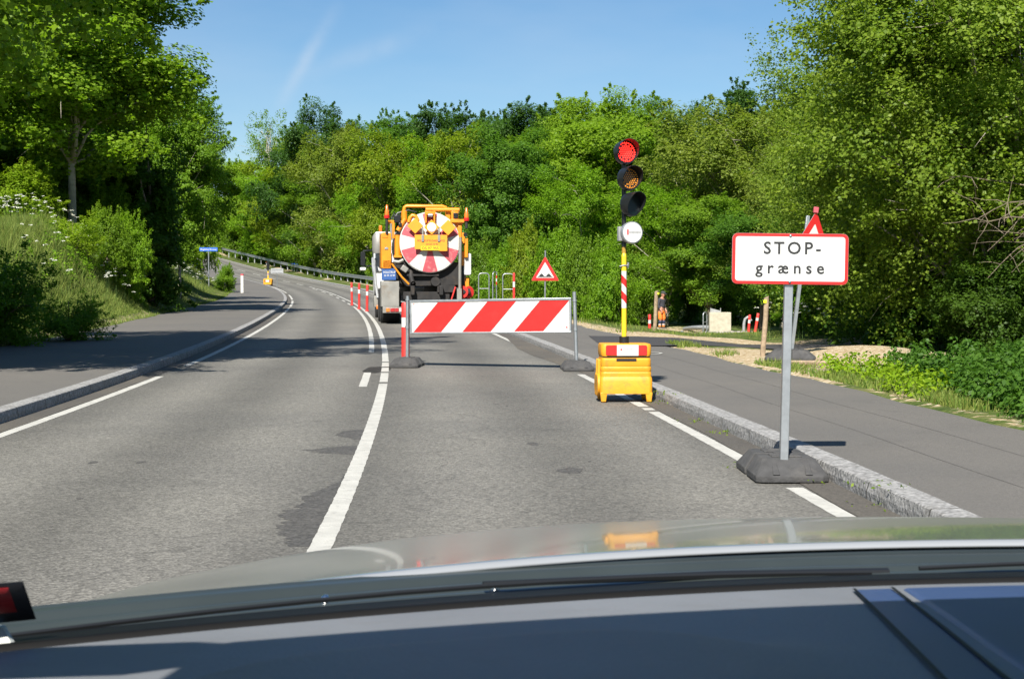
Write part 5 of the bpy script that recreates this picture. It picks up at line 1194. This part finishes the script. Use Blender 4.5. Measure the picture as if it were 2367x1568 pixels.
def tree(name, kind, x, y, ztop, rad, tint, label, cat='tree', group=None, rz=None, zb=None, ry=1.0):
    me, tm, H, Rr = PROTO[kind]; z = S1(x, y) if zb is None else zb
    rng_ = random.Random(int(x * 131 + y * 17)); t = thing(name, label, cat, (x, y, z - .05), rng_.uniform(0, 6.28) if rz is None else rz, group)
    s = (ztop - z) / H; q = rad / Rr; t.scale = (q, q * ry, s)
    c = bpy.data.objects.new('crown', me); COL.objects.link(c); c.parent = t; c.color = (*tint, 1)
    if tm: k = bpy.data.objects.new('trunk', tm); COL.objects.link(k); k.parent = t
    return t
def ptree(name, kind, u, Y, vtop, wpx, tint, label, cat='tree', group=None, **kw):
    while -8.5 < station([at(u, Y)], [Y])[1][0] < 8.5: Y += 2
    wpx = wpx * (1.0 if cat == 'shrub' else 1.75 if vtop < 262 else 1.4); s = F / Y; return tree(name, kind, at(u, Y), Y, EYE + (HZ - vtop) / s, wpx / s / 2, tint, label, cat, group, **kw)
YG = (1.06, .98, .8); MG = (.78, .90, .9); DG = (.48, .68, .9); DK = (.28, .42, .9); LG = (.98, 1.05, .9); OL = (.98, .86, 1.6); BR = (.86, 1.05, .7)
G1 = 'trees on the wooded slope behind the road'
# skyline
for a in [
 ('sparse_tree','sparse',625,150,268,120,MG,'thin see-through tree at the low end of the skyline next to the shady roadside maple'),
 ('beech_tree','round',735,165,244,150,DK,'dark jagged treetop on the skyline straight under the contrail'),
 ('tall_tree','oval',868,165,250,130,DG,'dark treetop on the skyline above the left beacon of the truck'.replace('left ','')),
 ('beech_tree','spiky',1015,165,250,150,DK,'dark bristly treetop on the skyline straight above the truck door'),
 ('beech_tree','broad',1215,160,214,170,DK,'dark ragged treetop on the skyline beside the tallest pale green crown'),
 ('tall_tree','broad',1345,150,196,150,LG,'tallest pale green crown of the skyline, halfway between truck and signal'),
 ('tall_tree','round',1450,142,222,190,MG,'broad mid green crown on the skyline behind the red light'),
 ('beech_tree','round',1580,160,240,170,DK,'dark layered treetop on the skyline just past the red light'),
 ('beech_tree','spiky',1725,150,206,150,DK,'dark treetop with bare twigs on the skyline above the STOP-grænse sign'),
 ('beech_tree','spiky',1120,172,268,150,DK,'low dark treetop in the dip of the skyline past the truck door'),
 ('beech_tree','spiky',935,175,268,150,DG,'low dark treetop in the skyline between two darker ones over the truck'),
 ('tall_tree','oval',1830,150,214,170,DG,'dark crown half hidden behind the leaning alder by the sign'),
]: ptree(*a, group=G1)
# middle rows
for a in [
 ('ash_tree','loose',690,138,300,190,YG,'yellow green tree under the dark jagged skyline top'),
 ('ash_tree','loose',800,132,286,190,OL,'olive tree on the slope above the truck mirror'),
 ('ash_tree','loose',900,128,296,170,YG,'yellow green feathery tree directly above the truck cab'),
 ('ash_tree','loose',985,124,316,170,BR,'bright green feathery tree directly above the overhead pipes'),
 ('ash_tree','loose',1060,120,288,180,YG,'yellow green feathery tree above the truck tank, touching the sycamore'),
 ('sycamore_tree','round',1170,98,300,235,DG,'dense dark green sycamore with forked pale stem beside the truck'),
 ('sycamore_tree','broad',1290,118,262,220,MG,'large mid green tree between sycamore and traffic signal'),
 ('sycamore_tree','broad',1400,112,248,240,LG,'large light green tree directly behind the traffic signal heads'),
 ('sycamore_tree','broad',1500,116,290,200,MG,'mid green tree just beyond the traffic signal heads'),
 ('ash_tree','broad',560,140,352,150,LG,'light green tree rising above the top end of the guard rail'),
 ('ash_tree','loose',480,132,330,150,LG,'pale open tree with sky gaps beside the shady ivy column'),
 ('ash_tree','broad',640,134,372,160,BR,'bright green rounded tree above the distant signal'),
 ('ash_tree','loose',745,122,392,170,MG,'green tree on the slope above the small blue board'),
 ('ash_tree','broad',850,118,402,150,BR,'bright green tree just above the roof lamp of the cab'),
 ('ash_tree','loose',1240,100,400,170,MG,'feathery green tree between sycamore stem and bump sign'),
 ('ash_tree','loose',1345,92,372,170,BR,'bright green tree standing between bump sign and signal pole'),
 ('ash_tree','broad',1465,96,396,170,BR,'bright leafy tree behind the white disc of the signal'),
]: ptree(*a, group=G1)
# olive trees beyond the works place
G2 = 'olive green trees beyond the works place'
for a in [
 ('willow_tree','loose',1590,84,262,200,OL,'olive tree beside the signal heads, above the wooden stake and worker'),
 ('willow_tree','loose',1700,74,224,230,OL,'tall olive tree with thin bare top behind the STOP-grænse sign'),
 ('willow_tree','loose',1810,62,272,230,OL,'olive tree between the tall bare-topped one and the alder'),
 ('willow_tree','broad',1640,68,432,220,MG,'green tree low behind the concrete block and the worker'),
 ('willow_tree','loose',1540,72,430,170,BR,'bright green tree low beside the striped signal pole'),
 ('willow_tree','broad',1760,56,470,210,DG,'shady green tree low behind the red slanting posts'),
 ('willow_tree','loose',1890,52,330,220,OL,'olive tree seen just over the red triangle'),
]: ptree(*a, group=G2)
# shrubs in front of the slope
G3 = 'shrubs along the foot of the wooded slope'
for a in [
 ('shrub','bush',452,112,448,120,LG,'pale green shrub above the blue street name sign'),
 ('shrub','bush',500,150,470,110,BR,'bright shrub at the top end of the guard rail'),
 ('shrub','bush',555,150,486,120,MG,'green shrub just below the top end of the guard rail'),
 ('shrub','bush',610,138,490,120,BR,'bright green shrub behind the distant signal'),
 ('shrub','bush',672,130,500,120,BR,'bright green shrub over the small blue board'),
 ('shrub','bush',735,124,478,130,YG,'yellow green shrub between blue board and truck cab'),
 ('shrub','bush',800,118,490,120,MG,'green shrub against the mirror of the truck'),
 ('shrub','bush',1105,84,556,110,MG,'green shrub over the white water tank of the truck'),
 ('shrub','bush',1160,76,566,120,BR,'bright shrub behind the striped steel hoops'),
 ('shrub','bush',1215,70,520,130,YG,'yellow green shrub just before the bump sign'),
 ('shrub','bush',1285,66,530,150,BR,'bright green shrub right behind the bump sign'),
 ('shrub','bush',1350,62,548,140,MG,'green shrub between bump sign and signal box'),
 ('shrub','bush',1410,58,560,140,BR,'bright green shrub behind the striped signal pole'),
 ('shrub','bush',1466,72,590,120,MG,'green shrub behind the lone red marker post'),
 ('shrub','bush',1590,76,600,110,DG,'dark shrub behind the silver hoses'),
 ('shrub','bush',1690,72,580,150,MG,'green shrub right behind the square concrete block'),
 ('shrub','bush',1770,68,600,130,DG,'dark shrub behind the thick wooden stake'),
 ('shrub','bush',1855,40,620,150,DG,'dark shrub past the post of the STOP-grænse sign'),
 ('shrub','bush',1080,100,520,120,MG,'green shrub beyond the beacon on the platform side of the truck'),
 ('shrub','bush',900,112,500,130,MG,'green shrub hidden half behind the truck tank'),
]: ptree(*a, cat='shrub', group=G3)

# the roadside trees by the pavement
tree('maple_tree', 'maple', -14.2, 46.0, 13.4, 4.5, (.95, 1.05, .85), 'big shady roadside maple with pale stem above the flowering bank', rz=.6)
tree('maple_tree', 'maple', -19.2, 45.0, 12.5, 3.6, (.85, .95, .85), 'maple at the picture edge with sky showing through its branches', rz=2.2)
tree('maple_tree', 'maple', -14.0, 60, 9.8, 2.2, (.80, .95, .85), 'smaller roadside maple behind the big shady one', rz=3.9)
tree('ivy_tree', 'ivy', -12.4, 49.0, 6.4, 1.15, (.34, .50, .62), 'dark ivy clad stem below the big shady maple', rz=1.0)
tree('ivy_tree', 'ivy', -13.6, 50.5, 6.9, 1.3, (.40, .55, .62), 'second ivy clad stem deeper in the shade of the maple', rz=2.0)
tree('maple_tree', 'nearmaple', -8.7, 18.0, 13.2, 4.5, (.9, 1.0, .85), 'near maple whose crown shades the pavement', rz=4.4)
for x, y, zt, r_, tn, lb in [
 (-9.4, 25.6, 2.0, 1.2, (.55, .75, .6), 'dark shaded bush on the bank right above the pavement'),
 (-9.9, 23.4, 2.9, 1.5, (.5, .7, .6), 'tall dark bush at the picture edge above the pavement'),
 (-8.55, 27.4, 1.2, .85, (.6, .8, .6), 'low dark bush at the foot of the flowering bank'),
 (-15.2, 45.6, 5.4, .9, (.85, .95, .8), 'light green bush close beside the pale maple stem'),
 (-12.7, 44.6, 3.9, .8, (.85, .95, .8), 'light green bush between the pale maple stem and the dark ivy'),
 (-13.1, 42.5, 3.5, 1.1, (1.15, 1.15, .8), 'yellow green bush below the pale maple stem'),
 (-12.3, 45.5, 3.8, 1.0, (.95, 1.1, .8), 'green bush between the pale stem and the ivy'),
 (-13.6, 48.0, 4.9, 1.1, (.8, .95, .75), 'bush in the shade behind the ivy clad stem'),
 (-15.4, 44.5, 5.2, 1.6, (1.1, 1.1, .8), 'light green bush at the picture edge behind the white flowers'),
 (-18.6, 92.5, 3.1, .75, (.9, 1.05, .85), 'bush with white flowers just past the blue street name sign'),
 (-17.2, 66, 4.0, 1.2, (1.0, 1.05, .8), 'bush on the bank between ivy and street name sign'),
 (-15.5, 50, 5.6, 1.5, (.8, .95, .75), 'shaded bush on the bank past the ivy stems'),
 (-19.5, 54, 8.2, 2.6, (1.0, 1.1, .8), 'tall bright bush filling the space behind the pale maple stem'),
 (-17.6, 49, 6.6, 2.0, (.8, 1.0, .8), 'green bush between the pale maple stem and the picture edge'),
 (-16.0, 55, 6.6, 2.0, (.9, 1.05, .8), 'green bush between the pale maple stem and the ivy, farther back'),
 (-25, 104, 6.4, 2.4, (1.1, 1.15, .8), 'bush on top of the bank behind the street name sign'),
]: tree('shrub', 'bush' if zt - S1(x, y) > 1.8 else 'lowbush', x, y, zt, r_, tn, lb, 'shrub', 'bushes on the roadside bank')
for x, y, zt, r_, kd, tn, lb in [(-20.5, 62, 14, 4.6, 'broad', (.85, 1.0, .8), 'broad tree filling the wood behind the pale maple stem'), (-25.5, 68, 15, 4.8, 'round', (.7, .88, .8), 'round tree at the picture edge deep behind the maples'), (-17.5, 70, 11.5, 3.2, 'loose', (.95, 1.0, .8), 'pale loose tree behind the ivy clad stems'), (-24, 86, 13, 4.2, 'broad', (.9, 1.05, .8), 'light tree beyond the ivy, above the bank with the blue sign')]:
    tree('ash_tree', kd, x, y, zt, r_, tn, lb, group='trees on the roadside bank')
# alders over the path on the stream side
tree('alder_tree', 'alder', 8.6, 25.5, 8.6, 3.9, (.94, .92, 1.3), 'large alder leaning over the nettles, bare twigs showing', rz=2.9)
tree('alder_tree', 'alder', 8.6, 32.0, 5.8, 2.7, (.92, .92, 1.5), 'alder with a long branch reaching out over the sign', rz=2.4)
tree('alder_tree', 'alder', 12.2, 28.5, 9.6, 3.8, (.92, .94, 1.1), 'tall alder at the picture edge above the nettles', rz=4.0)
tree('alder_tree', 'alder', 10.5, 38, 8.4, 3.8, (.8, .82, 1.2), 'alder deeper in shade between sign and tall alder', rz=5.3)
for x, y, zt, r_, tn, lb in [  # the shade under the alders is put into these dark leaf tints
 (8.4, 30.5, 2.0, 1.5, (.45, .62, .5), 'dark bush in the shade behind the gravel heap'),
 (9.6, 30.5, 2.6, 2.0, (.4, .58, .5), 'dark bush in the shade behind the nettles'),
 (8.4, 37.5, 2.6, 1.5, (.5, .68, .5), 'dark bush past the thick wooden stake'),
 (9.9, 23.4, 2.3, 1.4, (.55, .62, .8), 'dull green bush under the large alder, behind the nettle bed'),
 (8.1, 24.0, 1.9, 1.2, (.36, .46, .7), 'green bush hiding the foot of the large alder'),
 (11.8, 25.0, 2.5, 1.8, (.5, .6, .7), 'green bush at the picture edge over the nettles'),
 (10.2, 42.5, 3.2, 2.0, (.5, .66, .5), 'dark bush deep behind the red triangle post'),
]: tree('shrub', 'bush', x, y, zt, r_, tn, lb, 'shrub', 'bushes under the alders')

# bare twigs hanging from the large alder
al = [o for o in COL.objects if o.name == 'alder_tree'][0]; rr_ = np.random.default_rng(31); mb = MB()
for k in range(9):
    a = np.array([8.6 + rr_.uniform(-.3, .6), 22.6 + rr_.uniform(-.5, .5), 2.5 + rr_.uniform(-.5, .5)]); b = a + np.array([-rr_.uniform(.8, 1.9), -rr_.uniform(.1, .6), rr_.uniform(-1.0, .4)])
    q = limb(mb, a, b, .015, .004, rr_, 6, .1, 5)
    for _ in range(5):
        j = rr_.integers(2, 6); limb(mb, q[j], q[j] + rr_.normal(size=3) * np.array([.35, .25, .25]) + np.array([-.2, 0, -.05]), .008, .003, rr_, 4, .05, 4)
bb = mb.build('bare_branch', M['bark'], None, smooth=60); bb.parent = al
bb.matrix_parent_inverse = Matrix.LocRotScale(al.location, al.rotation_euler, al.scale).inverted()

# ------------------------------------------------------------------ grass, flowers, nettles
def scatter(rng, n, x0, x1, y0, y1):
    return rng.uniform(x0, x1, n), rng.uniform(y0, y1, n)
def blades(name, X, Y, h, w, material, rng, lean=.75, dz=-.02):
    n = len(X); Z = surf(X, Y) + dz; a = rng.uniform(0, 6.283, n); hh = h * rng.uniform(.55, 1.35, n) if np.isscalar(h) else h; ww = w * rng.uniform(.7, 1.3, n)
    dx, dy = np.cos(a) * ww, np.sin(a) * ww; la = rng.uniform(0, 6.283, n); ll = hh * lean * rng.uniform(0, 1, n)
    B = np.stack([X, Y, Z], 1); V = np.stack([B - np.stack([dx, dy, 0 * dx], 1), B + np.stack([dx, dy, 0 * dx], 1), B + np.stack([np.cos(la) * ll, np.sin(la) * ll, hh], 1)], 1).reshape(-1, 3)
    return link(name, npmesh(name, V, np.arange(3 * n).reshape(n, 3), rng.uniform(0, 1, n)), material)
rng = np.random.default_rng(4)
def left_pts(n, y0, y1, d0, d1):
    y = rng.uniform(y0, y1, n); d = rng.uniform(d0, d1, n)
    s = np.interp(y, P3[:, 1], SS); return np.interp(s, SS, P3[:, 0]) + np.interp(s, SS, NR[:, 0]) * d, np.interp(s, SS, P3[:, 1]) + np.interp(s, SS, NR[:, 1]) * d
def cat(*ps): return np.concatenate([p[0] for p in ps]), np.concatenate([p[1] for p in ps])
X, Y = cat(left_pts(140000, 18, 48, -14.5, -7.2), left_pts(30000, 48, 112, -15, -7.0))
dl = -station(X, Y)[1] + LPO
tag(blades('grass', X, Y, np.clip(.08 + .10 * dl, .07, .32) * rng.uniform(.6, 1.4, len(X)), .0085, M['grassblade'], rng), 'long sunny grass on the roadside bank', 'grass', kind='stuff')
X, Y = left_pts(26000, 18, 112, -7.9, -6.75)
tag(blades('grass', X, Y, .09, .010, M['grassblade'], rng), 'short mown grass along the pavement', 'grass', kind='stuff')
def right_pts(n, y0, y1, d0, d1): return left_pts(n, y0, y1, d0, d1)
X, Y = cat(right_pts(16000, 8, 19, 5.25, 6.3), right_pts(9000, 31, 60, 5.2, 9.5), right_pts(3000, 19, 26, 5.2, 5.6), right_pts(7000, 33, 58, 7.5, 15), right_pts(4000, 58, 100, 6.2, 12))
X1, Y1 = scatter(rng, 5000, 4.5, 12.0, 33.5, 52)
X, Y = np.concatenate([X, X1]), np.concatenate([Y, Y1])
nz = np.sin(X * 2.3 + Y * .7) + np.sin(Y * 1.9 - X * 1.1) + rng.normal(size=len(X)) * .4
k = nz > .1
tag(blades('grass', X[k], Y[k], .10, .012, M['grassblade'], rng), 'patchy dry grass beside the path and works place', 'grass', kind='stuff')
def umbels(name, X, Y, h, label, size=.022, per=16):
    Z = surf(X, Y); C = []; St = MB()
    n = len(X); H_ = h * rng.uniform(.7, 1.25, n)
    a = rng.uniform(0, 6.28, (n, per)); r_ = np.sqrt(rng.uniform(0, 1, (n, per))) * .06
    C = np.stack([X[:, None] + np.cos(a) * r_, Y[:, None] + np.sin(a) * r_, (Z + H_)[:, None] - r_ * .25 + rng.uniform(-.012, .012, (n, per))], -1).reshape(-1, 3)
    N = rng.normal(size=C.shape) * .35 + np.array([0, -.25, 1]); V, Fq = leaf_faces(rng, C, N, size * 1.5, .95)
    o = link(name, npmesh(name, V, Fq, rng.uniform(0, 1, len(C))), M['umbel']); tag(o, label, 'wildflowers', kind='stuff')
    st = blades('stems', X, Y, H_, .006, M['umbelstem'], rng, .06); st.parent = o
X, Y = cat(left_pts(50, 36, 46, -9.0, -7.6), left_pts(130, 40, 47, -11.0, -8.8), left_pts(100, 44, 54, -8.6, -7.4), left_pts(260, 60, 100, -10.5, -7.6))
k = (np.sin(X * 1.7 + Y * .8) + np.sin(Y * 1.3 - X)) > -.2
umbels('cow_parsley', X[k], Y[k], .75, 'white cow parsley flowering on the grass bank')
X, Y = scatter(rng, 60, 6.0, 10.5, 30, 36); umbels('cow_parsley', X, Y, .7, 'white cow parsley in the shade under the alders')
def herbs(name, X, Y, hmax, leaf, per, label, tint, seed, mat_=None):
    rg = np.random.default_rng(seed); Z = surf(X, Y); n = len(X); H_ = hmax * rg.uniform(.6, 1.15, n)
    t = rg.uniform(.05, 1, (n, per)); a = rg.uniform(0, 6.28, (n, per)); r_ = (.05 + .10 * (1 - t)) * rg.uniform(.5, 1.4, (n, per)); ln = rg.normal(size=(n, 2)) * .10
    C = np.stack([X[:, None] + np.cos(a) * r_ + ln[:, :1] * t, Y[:, None] + np.sin(a) * r_ + ln[:, 1:] * t, Z[:, None] + H_[:, None] * t], -1).reshape(-1, 3)
    N = np.stack([np.cos(a) * .75, np.sin(a) * .75, .8 + 0 * a], -1).reshape(-1, 3) + rg.normal(size=(n * per, 3)) * .3
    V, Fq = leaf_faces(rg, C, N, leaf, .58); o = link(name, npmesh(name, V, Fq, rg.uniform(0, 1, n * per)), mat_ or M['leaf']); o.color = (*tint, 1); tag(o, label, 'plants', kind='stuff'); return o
rg = np.random.default_rng(9)
y = rg.uniform(9.5, 17.8, 2300); x = 3.35 + (y - 10) * .085 + .6 + rg.uniform(0, 1, 2300) ** .8 * (4.5 + .12 * y)
k = x > (4.25 + .10 * np.sin(y * 2.1)); x, y = x[k], y[k]
hh = np.clip(.26 + (x - 4.2) * .20, .24, .50)
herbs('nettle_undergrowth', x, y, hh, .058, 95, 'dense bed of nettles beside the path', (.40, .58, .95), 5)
x, y = rg.uniform(3.9, 4.9, 120), rg.uniform(14, 18.6, 120); herbs('weed_undergrowth', x, y, .22, .06, 20, 'low bright weeds at the edge of the gravel heap', (1.15, 1.2, .7), 6)
X, Y = left_pts(900, 20, 45, -12, -8.2); k = np.sin(X * 2 + Y * .5) + rng.normal(size=900) * .5 > .2
herbs('weed_undergrowth', X[k], Y[k], .5, .08, 26, 'leafy weeds among the long grass of the bank', (.9, 1.1, .75), 7)
X, Y = scatter(rng, 900, 5.6, 14, 24.5, 44); k = ~((Y > 24.8) & (Y < 33) & (X < 6.6)) & ~((Y > 31) & (X < .206 * Y)); herbs('shade_undergrowth', X[k], Y[k], .7, .10, 24, 'shady undergrowth below the alders', (.30, .42, .6), 8)  # dark tint of the undergrowth stands in for shade below the alders
X, Y = left_pts(1500, 70, 112, 7.2, 11); herbs('rail_undergrowth', X, Y, .9, .16, 20, 'rough weeds behind the guard rail', (1.05, 1.1, .75), 10)
# far wood behind everything, one mass
X, Y = scatter(rng, 420, -140, 150, 178, 235); s_, d_, _ = station(X, Y); k = d_ > 14; X, Y = X[k], Y[k]
rg = np.random.default_rng(12); Z = surf(X, Y); per = 170
q = unit(rg.normal(size=(len(X), per, 3))) * (rg.uniform(size=(len(X), per, 1)) ** .4) * np.array([4.2, 4.2, 5.0])
C = (np.stack([X, Y, Z + 6.0], 1)[:, None, :] + q).reshape(-1, 3); N = q.reshape(-1, 3) * .2 + np.array([0, 0, .4]) + rg.normal(size=C.shape) * .5
V, Fq = leaf_faces(rg, C, N, .75, .7); o = link('far_wood', npmesh('far_wood', V, Fq, rg.uniform(0, 1, len(C))), M['leaf']); o.color = (.6, .75, .7, 1); tag(o, 'dark distant wood closing the slope', 'wood', kind='stuff')

for k, (y_, d_) in enumerate(((6.9, 2.9), (7.6, 2.93), (8.7, 2.9), (11.5, 2.92), (12.4, 2.9), (9.3, 2.62), (14.4, 2.93))):
    q_ = rpt(y_, d_); n_ = 6; herbs('gutter_weeds', q_.x + rg.normal(size=n_) * .03, q_.y + rg.normal(size=n_) * .05, .035, .025, 6, 'tiny weeds and moss in the gutter by the granite kerb', (.9, .9, .7), 30 + k)
